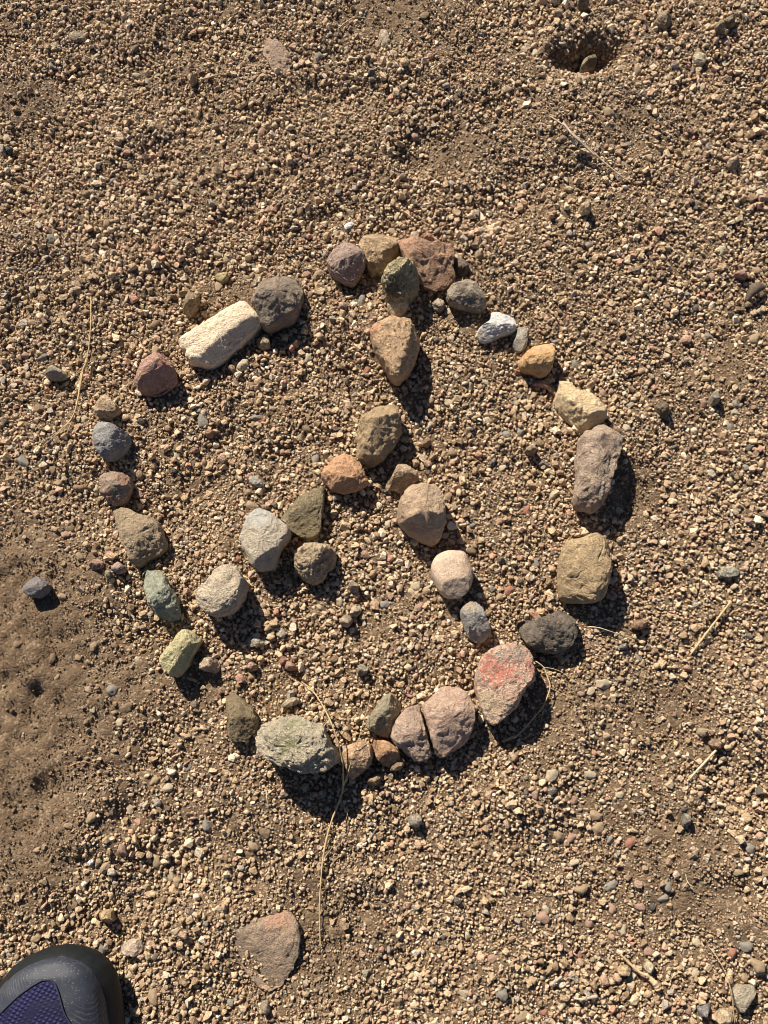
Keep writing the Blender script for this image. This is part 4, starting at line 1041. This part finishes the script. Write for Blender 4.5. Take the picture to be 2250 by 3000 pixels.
iop = ng.nodes.new('GeometryNodeInstanceOnPoints')
ng.links.new(gi.outputs[0], iop.inputs['Points'])
ng.links.new(g2i.outputs[0], iop.inputs['Instance'])
iop.inputs['Pick Instance'].default_value = True
ng.links.new(named('pick', 'INT'), iop.inputs['Instance Index'])
e2r = ng.nodes.new('FunctionNodeEulerToRotation')
ng.links.new(named('rot', 'FLOAT_VECTOR'), e2r.inputs[0])
ng.links.new(e2r.outputs[0], iop.inputs['Rotation'])
ng.links.new(named('scl', 'FLOAT_VECTOR'), iop.inputs['Scale'])
ng.links.new(iop.outputs[0], go.inputs[0])
md = gravel.modifiers.new('grains', 'NODES')
md.node_group = ng


# ------------------------------------------------------------------ dry stalks and twigs
def catmull(P, n=8):
    P = [np.array(p, float) for p in P]
    P = [2 * P[0] - P[1]] + P + [2 * P[-1] - P[-2]]
    out = []
    for i in range(1, len(P) - 2):
        for k in range(n):
            t = k / n
            a, b, c, d = P[i - 1], P[i], P[i + 1], P[i + 2]
            out.append(0.5 * ((2 * b) + (c - a) * t + (2 * a - 5 * b + 4 * c - d) * t * t + (3 * b - a - 3 * c + d) * t ** 3))
    out.append(P[-2])
    return np.array(out)


def tube(name, P, r0, r1, mat, parent, sides=7, wob=0.0, flat=1.0, seed=0):
    n = len(P)
    rr = np.random.default_rng(seed + 77)
    verts, faces = [], []
    for i in range(n):
        t = P[min(i + 1, n - 1)] - P[max(i - 1, 0)]
        t = t / (np.linalg.norm(t) + 1e-9)
        up = np.array([0, 0, 1.0])
        sx = np.cross(t, up); sx /= np.linalg.norm(sx) + 1e-9
        sy = np.cross(sx, t)
        f = i / (n - 1)
        rad = (r0 + (r1 - r0) * f) * (1 + wob * rr.uniform(-1, 1))
        for k in range(sides):
            a = 2 * math.pi * k / sides
            verts.append(P[i] + sx * math.cos(a) * rad + sy * math.sin(a) * rad * flat)
    for i in range(n - 1):
        for k in range(sides):
            q = (k + 1) % sides
            faces.append((i * sides + k, i * sides + q, (i + 1) * sides + q, (i + 1) * sides + k))
    faces.append(tuple(range(sides - 1, -1, -1)))
    faces.append(tuple((n - 1) * sides + k for k in range(sides)))
    return mesh_obj(name, verts, faces, mat, parent)


straw_m = plain_mat('dry_straw', (0.42, 0.31, 0.165), 0.7, 300, 0.25, 0.3, 0.0003)
straw_pale = plain_mat('bleached_straw', (0.50, 0.41, 0.265), 0.7, 300, 0.25, 0.3, 0.0003)
twig_m = plain_mat('weathered_twig', (0.34, 0.26, 0.18), 0.85, 420, 0.4, 0.8, 0.0006)
bark_m = plain_mat('dark_bark', (0.10, 0.075, 0.055), 0.9, 300, 0.4, 0.8, 0.0008)


def stalk(name, label, cat, strands, mat, group=None, stem='stem'):
    """strands: list of (crop, points (x, y, height mm), r0 mm, r1 mm, part name)"""
    c, pts = strands[0][0], strands[0][1]
    u, v = cpx(c, pts[0][0], pts[0][1])
    w = G(u, v, 0.004)
    z0 = float(ground_z(*w)[0])
    root = bpy.data.objects.new(name, None)
    COL.objects.link(root)
    root.location = (w[0], w[1], z0)
    root.empty_display_size = 0.01
    tag(root, label, cat, group)
    for k, (c, pts, r0, r1, pn) in enumerate(strands):
        W3 = []
        for (x, y, hz) in pts:
            u, v = cpx(c, x, y)
            q = G(u, v, 0.004)
            zg = float(ground_z(*q)[0])
            q = G(u, v, zg + hz * 0.001)
            W3.append((q[0], q[1], zg + hz * 0.001))
        P = catmull(W3, 7)
        P = P - np.array([w[0], w[1], z0])
        tube(pn, P, r0 * 0.00064, r1 * 0.00064, mat, root, wob=0.25, seed=k + len(label))
    return root


stalk('dry_stalk', 'forked straw-coloured dry stalk lying beside the grey wedge-shaped stone', 'stalk', [
    ('L', [(785, 350, 4), (785, 560, 6), (772, 760, 7), (752, 890, 7)], 0.75, 0.95, 'stem'),
    ('L', [(752, 890, 7), (742, 930, 8), (720, 980, 8), (690, 1060, 7)], 2.4, 1.2, 'joint'),
    ('L', [(715, 1000, 8), (690, 1140, 8), (668, 1260, 7), (625, 1390, 6), (500, 1520, 5), (360, 1600, 5), (250, 1640, 4)], 1.1, 0.4, 'branch'),
    ('L', [(700, 1010, 8), (680, 1180, 8), (640, 1360, 7), (560, 1480, 6), (470, 1560, 6), (330, 1675, 4)], 1.0, 0.4, 'branch'),
    ('L', [(640, 1370, 6), (600, 1480, 5), (555, 1570, 4), (540, 1625, 3)], 0.6, 0.3, 'branch'),
    ('L', [(725, 985, 8), (660, 1020, 9), (590, 1045, 9), (520, 1085, 7)], 0.7, 0.3, 'branch'),
    ('L', [(700, 1030, 8), (665, 1110, 8), (660, 1180, 6)], 0.7, 0.4, 'branch')], straw_m)
stalk('dry_grass_stalk', 'long thin dry grass stalk arching past the big whitish rock', 'stalk', [
    ('G', [(790, 230, 6), (860, 285, 14), (930, 385, 22), (990, 500, 28), (1040, 640, 30), (1070, 760, 26), (1080, 860, 20), (1078, 950, 14)], 0.65, 1.15, 'stem'),
    ('Z', [(1005, 2300, 13), (1000, 2330, 11), (970, 2410, 7), (950, 2490, 6), (940, 2580, 5), (936, 2680, 5), (939, 2782, 4)], 1.2, 0.9, 'stem'),
    ('G', [(1078, 950, 14), (1110, 870, 18), (1145, 750, 22), (1190, 620, 24), (1240, 440, 20), (1285, 290, 8)], 0.7, 0.25, 'branch'),
    ('Z', [(1005, 2300, 13), (1015, 2285, 14), (1018, 2270, 15)], 1.6, 0.8, 'joint'),
    ('Z', [(945, 2520, 6), (975, 2480, 7), (1005, 2430, 6), (1020, 2378, 5)], 0.5, 0.3, 'branch')], straw_m)
stalk('seed_stalk', 'thin branching seed stalk beside the pink granite stone', 'stalk', [
    ('F', [(875, 1035, 12), (930, 1078, 10), (955, 1140, 9), (975, 1220, 9), (930, 1340, 8), (860, 1430, 9), (760, 1540, 9), (690, 1580, 7), (640, 1590, 6)], 0.75, 0.95, 'stem'),
    ('F', [(930, 1078, 10), (1000, 1090, 9), (1070, 1120, 7), (1110, 1160, 5)], 0.55, 0.3, 'branch'),
    ('F', [(975, 1220, 9), (1040, 1255, 8), (1110, 1285, 6), (1140, 1320, 5), (1155, 1390, 4)], 0.5, 0.25, 'branch'),
    ('F', [(930, 1340, 8), (920, 1420, 6), (905, 1500, 4)], 0.5, 0.25, 'branch'),
    ('F', [(730, 1555, 8), (690, 1570, 9), (650, 1600, 7)], 1.0, 0.4, 'seed_head')], straw_m)
stalk('seed_stalk', 'hair-thin dry stalk trailing from the shadow of the block-shaped stone', 'stalk', [
    ('F', [(1245, 797, 6), (1320, 805, 8), (1430, 840, 8), (1530, 865, 6), (1570, 880, 5)], 0.75, 0.3, 'stem'),
    ('F', [(1430, 840, 8), (1560, 930, 6), (1600, 1000, 4)], 0.35, 0.25, 'branch')], straw_pale)
stalk('weathered_twig', 'grey weathered split twig lying on open gravel away from the ring', 'twig', [
    ('K', [(240, 750, 5), (330, 810, 7), (430, 900, 8), (520, 980, 8), (600, 1055, 7), (680, 1120, 6), (735, 1165, 4)], 1.0, 1.0, 'stem'),
    ('K', [(330, 795, 7), (400, 880, 9), (470, 945, 9), (540, 1010, 8)], 1.5, 1.2, 'splinter')], plain_mat('grey_twig', (0.40, 0.33, 0.25), 0.85, 420, 0.35, 0.8, 0.0006))
stalk('straw', 'straight straw lying near the grey-green flat pebble', 'straw', [
    ('S', [(660, 535, 5), (735, 435, 7), (815, 332, 5)], 1.2, 1.5, 'stem')], straw_m)
stalk('straw', 'short pale straw touching the reddish brown pebble', 'straw', [
    ('S', [(655, 1000, 3), (680, 970, 5), (720, 928, 6), (760, 885, 6)], 0.8, 1.8, 'stem'),
    ('S', [(680, 970, 5), (660, 985, 4), (648, 1010, 3)], 0.6, 0.3, 'branch')], straw_pale)
stalk('bent_twig', 'bent brown twig with a knob at one end, lying in pebbles', 'twig', [
    ('P', [(705, 1210, 6), (760, 1265, 7), (830, 1325, 8), (880, 1345, 8), (920, 1385, 6)], 1.3, 2.2, 'stem'),
    ('P', [(895, 1365, 7), (930, 1400, 7), (945, 1430, 6)], 3.2, 4.2, 'knob')], plain_mat('tan_twig', (0.46, 0.33, 0.20), 0.8, 420, 0.3, 0.8, 0.0006))
stalk('straw', 'long hair-thin straw crossing the grey-tan triangular stone', 'straw', [
    ('P', [(1270, 1150, 4), (1330, 1230, 8), (1385, 1330, 11), (1415, 1430, 14), (1432, 1530, 12), (1443, 1660, 6)], 0.45, 0.75, 'stem')], straw_m)
stalk('dry_sprig', 'tiny three-pronged dry sprig on bare soil', 'sprig', [
    ('P', [(1125, 690, 3), (1135, 730, 5), (1150, 755, 6), (1185, 800, 4)], 0.5, 0.4, 'stem'),
    ('P', [(1140, 735, 5), (1115, 770, 5), (1098, 792, 3)], 0.5, 0.3, 'branch'),
    ('P', [(1145, 750, 6), (1180, 772, 5)], 0.4, 0.3, 'branch')], straw_pale)
stalk('wood_chip', 'small grey splintered wood chip lying in the gravel', 'wood chip', [
    ('P', [(250, 1405, 5), (285, 1378, 6), (325, 1350, 5)], 2.0, 1.6, 'splinter'),
    ('P', [(262, 1402, 6), (300, 1375, 6), (318, 1362, 5)], 1.2, 1.0, 'splinter')], plain_mat('grey_wood', (0.36, 0.31, 0.24), 0.9, 420, 0.3, 0.8, 0.0006))
stalk('root_scrap', 'gnarled grey root scrap, knotted along its length', 'root', [
    ('P', [(400, 1490, 4), (450, 1500, 6), (500, 1490, 6), (550, 1480, 4)], 1.5, 2.2, 'stem'),
    ('P', [(455, 1500, 6), (480, 1485, 7), (490, 1470, 5)], 1.0, 0.7, 'branch')], plain_mat('grey_root', (0.38, 0.32, 0.25), 0.9, 420, 0.3, 0.9, 0.0008))
stalk('thin_twig', 'short thin brown twig near the half-buried grey-tan pebble', 'twig', [
    ('J', [(1125, 465, 4), (1180, 425, 6), (1245, 380, 5)], 0.7, 0.8, 'stem')], twig_m)
stalk('thin_twig', 'dark curved twig behind the flat stone with round holes', 'twig', [
    ('J', [(530, 190, 4), (590, 140, 6), (650, 112, 7), (750, 125, 5)], 0.9, 0.7, 'stem')], twig_m)
stalk('thin_twig', 'short brown twig pointing at the tan pebble', 'twig', [
    ('I', [(1300, 515, 4), (1360, 500, 6), (1420, 480, 5)], 1.1, 0.8, 'stem')], twig_m)
stalk('straw', 'short straw stub below the shadow of the big whitish rock', 'straw', [
    ('G', [(545, 985, 6), (550, 1040, 6), (562, 1095, 4)], 0.9, 0.9, 'stem')], straw_pale)
stalk('straw', 'short brown straw stub behind the big whitish rock', 'straw', [
    ('G', [(635, 350, 8), (625, 390, 8), (615, 430, 4)], 0.8, 0.8, 'stem')], twig_m)
stalk('thin_twig', 'hair-thin reddish twig curved on the bare brown soil', 'twig', [
    ('O', [(440, 105, 3), (500, 78, 5), (560, 72, 5), (605, 85, 4)], 0.5, 0.5, 'stem')], plain_mat('red_twig', (0.42, 0.25, 0.14), 0.8, 420, 0.3, 0.5, 0.0004))
stalk('thin_twig', 'short thin twig beyond the flat cream stone with a wavy edge', 'twig', [
    ('K', [(245, 250, 3), (275, 205, 6), (300, 175, 5)], 0.6, 0.6, 'stem')], straw_m)


# curled scrap of bark at the edge of the gravel
def bark_scrap():
    c = G(*cpx('M', 1340, 330), 0.004)
    z = float(ground_z(*c)[0])
    P = catmull([np.array((*G(*cpx('M', x, y), 0.006), z + h * 0.001)) for x, y, h in ((1285, 385, 4), (1305, 340, 9), (1350, 300, 11), (1400, 280, 9), (1450, 265, 5))], 5)
    verts, faces = [], []
    n = len(P)
    for i in range(n):
        w = 0.0042 * math.sin(math.pi * (0.12 + 0.8 * i / (n - 1)))
        for k in range(5):
            f = (k - 2) / 2
            verts.append((P[i][0] + 0.35 * w * f, P[i][1] - w * f, P[i][2] + 0.5 * w * (1 - f * f)))
    m = len(verts)
    verts += [(x, y, q - 0.0012) for (x, y, q) in verts]
    for i in range(n - 1):
        for k in range(4):
            a = i * 5 + k
            faces.append((a, a + 1, a + 6, a + 5))
            faces.append((m + a, m + a + 5, m + a + 6, m + a + 1))
        for k in (0, 4):
            a = i * 5 + k
            q = (a, a + 5, m + a + 5, m + a)
            faces.append(q if k == 0 else q[::-1])
    for i in (0, n - 1):
        for k in range(4):
            a = i * 5 + k
            q = (a, m + a, m + a + 1, a + 1)
            faces.append(q if i == 0 else q[::-1])
    verts = [(x - c[0], y - c[1], q - z) for x, y, q in verts]
    o = mesh_obj('bark_scrap', verts, faces, bark_m)
    o.location = (c[0], c[1], z)
    tag(o, 'dark curled scrap of bark near the dusky red pebble', 'bark')


bark_scrap()


# ------------------------------------------------------------------ shoe
def shoe():
    tip = G(SHOE_TIP[0], SHOE_TIP[1], 0.022)
    zg = float(np.max(ground_z(np.array([tip[0]] * 6), tip[1] - np.linspace(0.0, 0.26, 6)))) + 0.002
    root = bpy.data.objects.new('trail_shoe', None)
    COL.objects.link(root)
    root.location = (tip[0], tip[1], zg)
    root.rotation_euler = (0, 0, math.radians(3.0))
    root.empty_display_size = 0.02
    tag(root, 'dark slate trail shoe with a navy mesh panel, toe pointing at the ring', 'shoe')
    L = 0.285
    # half widths (lateral = left, medial = right) against distance back from the tip
    dk = np.array([0, .002, .006, .012, .022, .035, .05, .07, .10, .14, .18, .22, .25, .27, .281, .285])
    wl = np.array([.000, .014, .026, .037, .047, .0535, .057, .0585, .056, .046, .039, .037, .036, .031, .019, .000])
    wr = np.array([.000, .011, .020, .0270, .032, .0345, .036, .0365, .037, .036, .033, .034, .034, .029, .018, .000])
    nst, nsd = 90, 48

    def widths(d):
        return np.interp(d, dk, wl), np.interp(d, dk, wr)

    def station(i, n=nst):
        f = i / (n - 1)
        return L * (0.5 - 0.5 * math.cos(math.pi * f)) if True else L * f

    def spring(d):                       # toe spring of the sole
        return 0.012 * max(0.0, 1 - d / 0.075) ** 2

    # plan outline as closed loop, scaled by inset
    def loop(inset, n=64):
        pts = []
        for side in (1, -1):
            rng = range(n) if side == 1 else range(n - 1, -1, -1)
            for i in rng:
                d = station(i, n)
                a, b = widths(d)
                w = b if side == 1 else -a
                pts.append((w, -d))
        pts = np.array(pts)
        cen = np.array([0, -L * 0.5])
        out = []
        for x, y in pts:
            s = np.array([x, y])
            v = s - np.array([0, np.clip(y, -L + 0.03, -0.03)])
            nrm = np.linalg.norm(v)
            out.append(s - v / (nrm + 1e-9) * min(inset, nrm))
        return out

    def slab(name, rings, mat, par=root):
        """rings: list of (inset, z)"""
        verts, faces = [], []
        n = None
        for (ins, z) in rings:
            lp = loop(ins)
            n = len(lp)
            for (x, y) in lp:
                verts.append((x, y, z + spring(-y)))
        for r in range(len(rings) - 1):
            for k in range(n):
                q = (k + 1) % n
                faces.append((r * n + k, r * n + q, (r + 1) * n + q, (r + 1) * n + k))
        faces.append(tuple(range(n)))
        faces.append(tuple(range(len(rings) * n - 1, (len(rings) - 1) * n - 1, -1)))
        return mesh_obj(name, verts, faces, mat, par)

    rubber = plain_mat('black_rubber', (0.008, 0.010, 0.011), 0.6, 260, 0.3, 0.25, 0.0004, 0.25)
    foam = plain_mat('grey_foam', (0.05, 0.045, 0.05), 0.8, 400, 0.15, 0.3, 0.0003)
    slab('outsole', [(0.004, 0.0), (0.0005, 0.003), (0.0, 0.008), (0.0015, 0.012)], rubber)
    slab('midsole', [(0.0025, 0.0122), (0.0010, 0.016), (0.0012, 0.021), (0.004, 0.0245)], foam)

    # upper: cross sections over the plan
    def top(d):
        return float(np.interp(d, [0, .004, .012, .03, .06, .10, .14, .18, .22, .26, .285], [.026, .033, .040, .047, .054, .065, .081, .092, .090, .096, .094]))

    def upper_pt(d, f, off=0.0):
        """f in 0..1 from the lateral foot line over the top to the medial foot line"""
        a, b = widths(d)
        ins = 0.0035
        a = max(a - ins, 0.0005); b = max(b - ins, 0.0005)
        ang = math.pi * (1 - f)
        c, s = math.cos(ang), math.sin(ang)
        ex = 2 / (2.7 - 0.5 * min(1, d / 0.15))
        x = (b if c > 0 else a) * math.copysign(abs(c) ** ex, c)
        z0 = 0.0235 + spring(d)
        z = z0 + (top(d) - 0.0235) * abs(s) ** ex
        # crease of the toe
        y = -d
        p = np.array([x, y, z])
        if off:
            ctr = np.array([(b - a) / 2, y - 0.01, z0 - 0.004])
            v = p - ctr
            p = p + v / np.linalg.norm(v) * off
        return p

    def sheet(name, dlist, fr, mat, off, par=root, thick=None):
        """open or closed shell over the upper; fr(d)->(f0,f1)"""
        verts, faces = [], []
        nf = nsd
        for d in dlist:
            f0, f1 = fr(d)
            for k in range(nf):
                verts.append(upper_pt(d, f0 + (f1 - f0) * k / (nf - 1), off))
        m = len(dlist)
        for i in range(m - 1):
            for k in range(nf - 1):
                a = i * nf + k
                faces.append((a, a + nf, a + nf + 1, a + 1))
        o = mesh_obj(name, verts, faces, mat, par)
        if thick:
            sd = o.modifiers.new('thickness', 'SOLIDIFY')
            sd.thickness = thick; sd.offset = -1
        return o

    # slate overlay fabric: fine rows of pale dashes, oblique scuffs
    N = NT('slate_overlay')
    tc = N.new('ShaderNodeTexCoord')
    mp = N.new('ShaderNodeMapping')
    N.link(tc.outputs['Object'], mp.inputs['Vector'])
    mp.inputs['Rotation'].default_value = (0, 0, math.radians(4))
    br = N.new('ShaderNodeTexBrick', i_Scale=1.0)
    br.inputs['Brick Width'].default_value = 0.0030
    br.inputs['Row Height'].default_value = 0.0020
    br.inputs['Mortar Size'].default_value = 0.00055
    br.inputs['Mortar Smooth'].default_value = 0.3
    br.inputs['Color1'].default_value = (1, 1, 1, 1); br.inputs['Color2'].default_value = (1, 1, 1, 1); br.inputs['Mortar'].default_value = (0, 0, 0, 1)
    N.link(mp.outputs[0], br.inputs['Vector'])
    vo = N.new('ShaderNodeTexVoronoi', i_Scale=1.0)
    mp2 = N.new('ShaderNodeMapping')
    mp2.inputs['Scale'].default_value = (400, 640, 400)
    N.link(tc.outputs['Object'], mp2.inputs['Vector'])
    N.link(mp2.outputs[0], vo.inputs['Vector'])
    vo.inputs['Randomness'].default_value = 0.45
    dots = N.mrange(vo.outputs['Distance'], 0.24, 0.14)
    nz = N.noise(tc.outputs['Object'], 45, 4, 0.6)
    big = N.mrange(nz, 0.36, 0.50)
    dots = N.math('MULTIPLY', dots, big)
    base = N.mix(N.mrange(nz, 0.3, 0.7), (0.018, 0.022, 0.034), (0.028, 0.034, 0.048))
    wv = N.new('ShaderNodeTexWave', i_Scale=190.0, i_Distortion=2.0, i_Detail=2.0)
    wv.bands_direction = 'DIAGONAL'
    N.link(tc.outputs['Object'], wv.inputs['Vector'])
    scuffm = N.mrange(N.noise(tc.outputs['Object'], 28, 3, 0.6), 0.44, 0.58)
    scuff = N.math('MULTIPLY', N.mrange(wv.outputs['Fac'], 0.72, 0.95), scuffm)
    base = N.mix(N.math('MULTIPLY', scuff, 0.35), base, (0.13, 0.13, 0.135))
    base = N.mix(N.math('MULTIPLY', dots, 0.7), base, (0.20, 0.19, 0.19))
    dust = N.noise(tc.outputs['Object'], 120, 5, 0.75)
    base = N.mix(N.mrange(dust, 0.52, 0.72, 0, 0.22), base, (0.12, 0.10, 0.08))
    N.link(base, N.b.inputs['Base Color'])
    N.b.inputs['Roughness'].default_value = 0.62
    N.b.inputs['Specular IOR Level'].default_value = 0.35
    hb = N.math('ADD', N.math('MULTIPLY', dots, 0.5), N.math('MULTIPLY', N.noise(tc.outputs['Object'], 600, 3, 0.6), 0.6))
    N.link(N.bump(hb, 0.5, 0.0005), N.b.inputs['Normal'])
    slate = N.m
    # navy woven mesh
    N = NT('navy_mesh')
    tc = N.new('ShaderNodeTexCoord')
    mp2 = N.new('ShaderNodeMapping')
    mp2.inputs['Scale'].default_value = (300, 380, 300)
    mp2.inputs['Rotation'].default_value = (0, 0, math.radians(30))
    N.link(tc.outputs['Object'], mp2.inputs['Vector'])
    vo = N.new('ShaderNodeTexVoronoi', i_Scale=1.0, i_Randomness=0.12)
    N.link(mp2.outputs[0], vo.inputs['Vector'])
    cell = N.mrange(vo.outputs['Distance'], 0.10, 0.55)
    cc = N.mix(cell, (0.013, 0.014, 0.080), (0.004, 0.004, 0.026))
    gl = N.mrange(vo.outputs['Distance'], 0.16, 0.08, 0, 0.35)
    cc = N.mix(gl, cc, (0.055, 0.053, 0.13))
    N.link(cc, N.b.inputs['Base Color'])
    N.b.inputs['Roughness'].default_value = 0.7
    N.link(N.bump(N.math('SUBTRACT', 1.0, cell), 0.9, 0.0009), N.b.inputs['Normal'])
    navy = N.m

    ds = [0.0002] + [0.003 + 0.157 * (i / 60) ** 1.3 for i in range(61)]
    ds_back = [0.16 + (L - 0.1602) * i / 24 for i in range(25)]

    def open_f(d):        # collar opening half width in f, 0 ahead of the throat
        return 0.0

    up = sheet('upper', ds, lambda d: (0.0, 1.0), slate, 0.0, thick=0.0015)
    # heel quarters either side of the collar opening
    sheet('heel_quarter', ds_back, lambda d: (0.0, 0.34), slate, 0.0, thick=0.004)
    sheet('heel_quarter', ds_back, lambda d: (0.66, 1.0), slate, 0.0, thick=0.004)
    hd = [L - 0.012 + 0.0118 * i / 8 for i in range(9)]
    sheet('heel_counter', hd, lambda d: (0.0, 1.0), slate, 0.0008, thick=0.003)
    # dark insole floor seen through the collar
    slab('insole', [(0.006, 0.0248), (0.006, 0.028)], plain_mat('insole', (0.05, 0.05, 0.06), 0.9))
    # mesh panel on the vamp, pointed arch in front
    dm = [0.0135 + 0.118 * (i / 40) for i in range(41)]

    def panel(d):
        t = d - 0.0135
        wl_ = 0.020 + 0.22 * (t / 0.024) ** 0.8 if t < 0.024 else 0.24 + 0.06 * min(1, (t - 0.024) / 0.05)
        wr_ = min(0.30, 0.008 + 0.060 * (t / 0.022) ** 0.9 if t < 0.022 else 0.068 + 0.20 * min(1, (t - 0.022) / 0.035))
        return (0.475 - wl_, 0.475 + wr_ + 0.01)

    pan = sheet('mesh_panel', dm, panel, navy, 0.0009, thick=0.0008)
    # stitched rim round the panel
    rim = []
    for d in reversed(dm): rim.append(upper_pt(d, panel(d)[0], 0.0012))
    for d in dm: rim.append(upper_pt(d, panel(d)[1], 0.0012))
    tube('panel_seam', np.array(rim), 0.0007, 0.0007, plain_mat('seam', (0.022, 0.022, 0.04), 0.7), pan, 6)
    # toe bumper: thick rubber strip hugging the toe, higher at the front and medial side
    verts, faces = [], []
    path = []
    for side, dmax, n in ((-1, 0.030, 26), (1, 0.135, 46)):
        seq = []
        for i in range(n):
            d = 0.0003 + dmax * (i / (n - 1)) ** 2
            a, b = widths(d)
            seq.append((-a if side < 0 else b, d, i / (n - 1)))
        path.append(seq)
    line = path[0][::-1] + path[1][1:]
    prof_n = 9
    for (x, d, f) in line:
        ctr = np.array([0.0, -max(d, 0.036)])
        p = np.array([x, -d]); v = (p - ctr); v /= np.linalg.norm(v) + 1e-9
        fade = 1 - f ** 3
        hgt = 0.011 + 0.0125 * fade
        for k in range(prof_n):
            s = k / (prof_n - 1)
            out = 0.0024 * math.sin(math.pi * min(1, s * 0.6 + 0.2)) * (0.4 + 0.6 * fade)
            inn = 0.0075 * s ** 2.2 * fade + 0.003 * s ** 2
            q = p + v * (out - inn)
            verts.append((q[0], q[1], 0.006 + spring(d) * 0.9 + hgt * s))
    m = len(line)
    for i in range(m - 1):
        for k in range(prof_n - 1):
            a = i * prof_n + k
            faces.append((a, a + prof_n, a + prof_n + 1, a + 1))
    bm_ = mesh_obj('toe_bumper', verts, faces, rubber, root)
    sd = bm_.modifiers.new('thickness', 'SOLIDIFY'); sd.thickness = 0.002; sd.offset = -1
    # pale seam line above the midsole on the lateral side
    ln = [np.array(upper_pt(0.052 + 0.12 * i / 20, 0.045, 0.0010)) for i in range(21)]
    tube('piping', np.array(ln), 0.0008, 0.0008, plain_mat('pink_piping', (0.42, 0.30, 0.26), 0.7), root, 6)
    # tongue and laces
    sheet('tongue', [0.115 + 0.075 * i / 16 for i in range(17)], lambda d: (0.40, 0.60), plain_mat('tongue', (0.03, 0.03, 0.07), 0.8), 0.003, thick=0.004)
    lace_m = plain_mat('lace', (0.10, 0.10, 0.14), 0.8, 700, 0.3, 0.5, 0.0003)
    for i in range(5):
        d = 0.112 + 0.014 * i
        pp = np.array([upper_pt(d + (0.004 if i % 2 else -0.004) * (k / 10 - 0.5), 0.36 + 0.28 * k / 10, 0.0068) for k in range(11)])
        tube('lace', pp, 0.0022, 0.0022, lace_m, root, 8, flat=0.6)
    # lugs under the outsole
    lug_m = rubber
    for i in range(7):
        d = 0.03 + 0.037 * i
        a, b = widths(d)
        for x in (-a * 0.6, b * 0.6):
            w, l, h = 0.007, 0.006, 0.006
            vs = [(x + sx * w, -d + sy * l, z) for z in (-0.004 + spring(d), 0.003 + spring(d)) for sx, sy in ((-1, -1), (1, -1), (1, 1), (-1, 1))]
            mesh_obj('lug', vs, [(0, 3, 2, 1), (4, 5, 6, 7), (0, 1, 5, 4), (1, 2, 6, 5), (2, 3, 7, 6), (3, 0, 4, 7)], lug_m, root, smooth=False)
    return root


shoe()
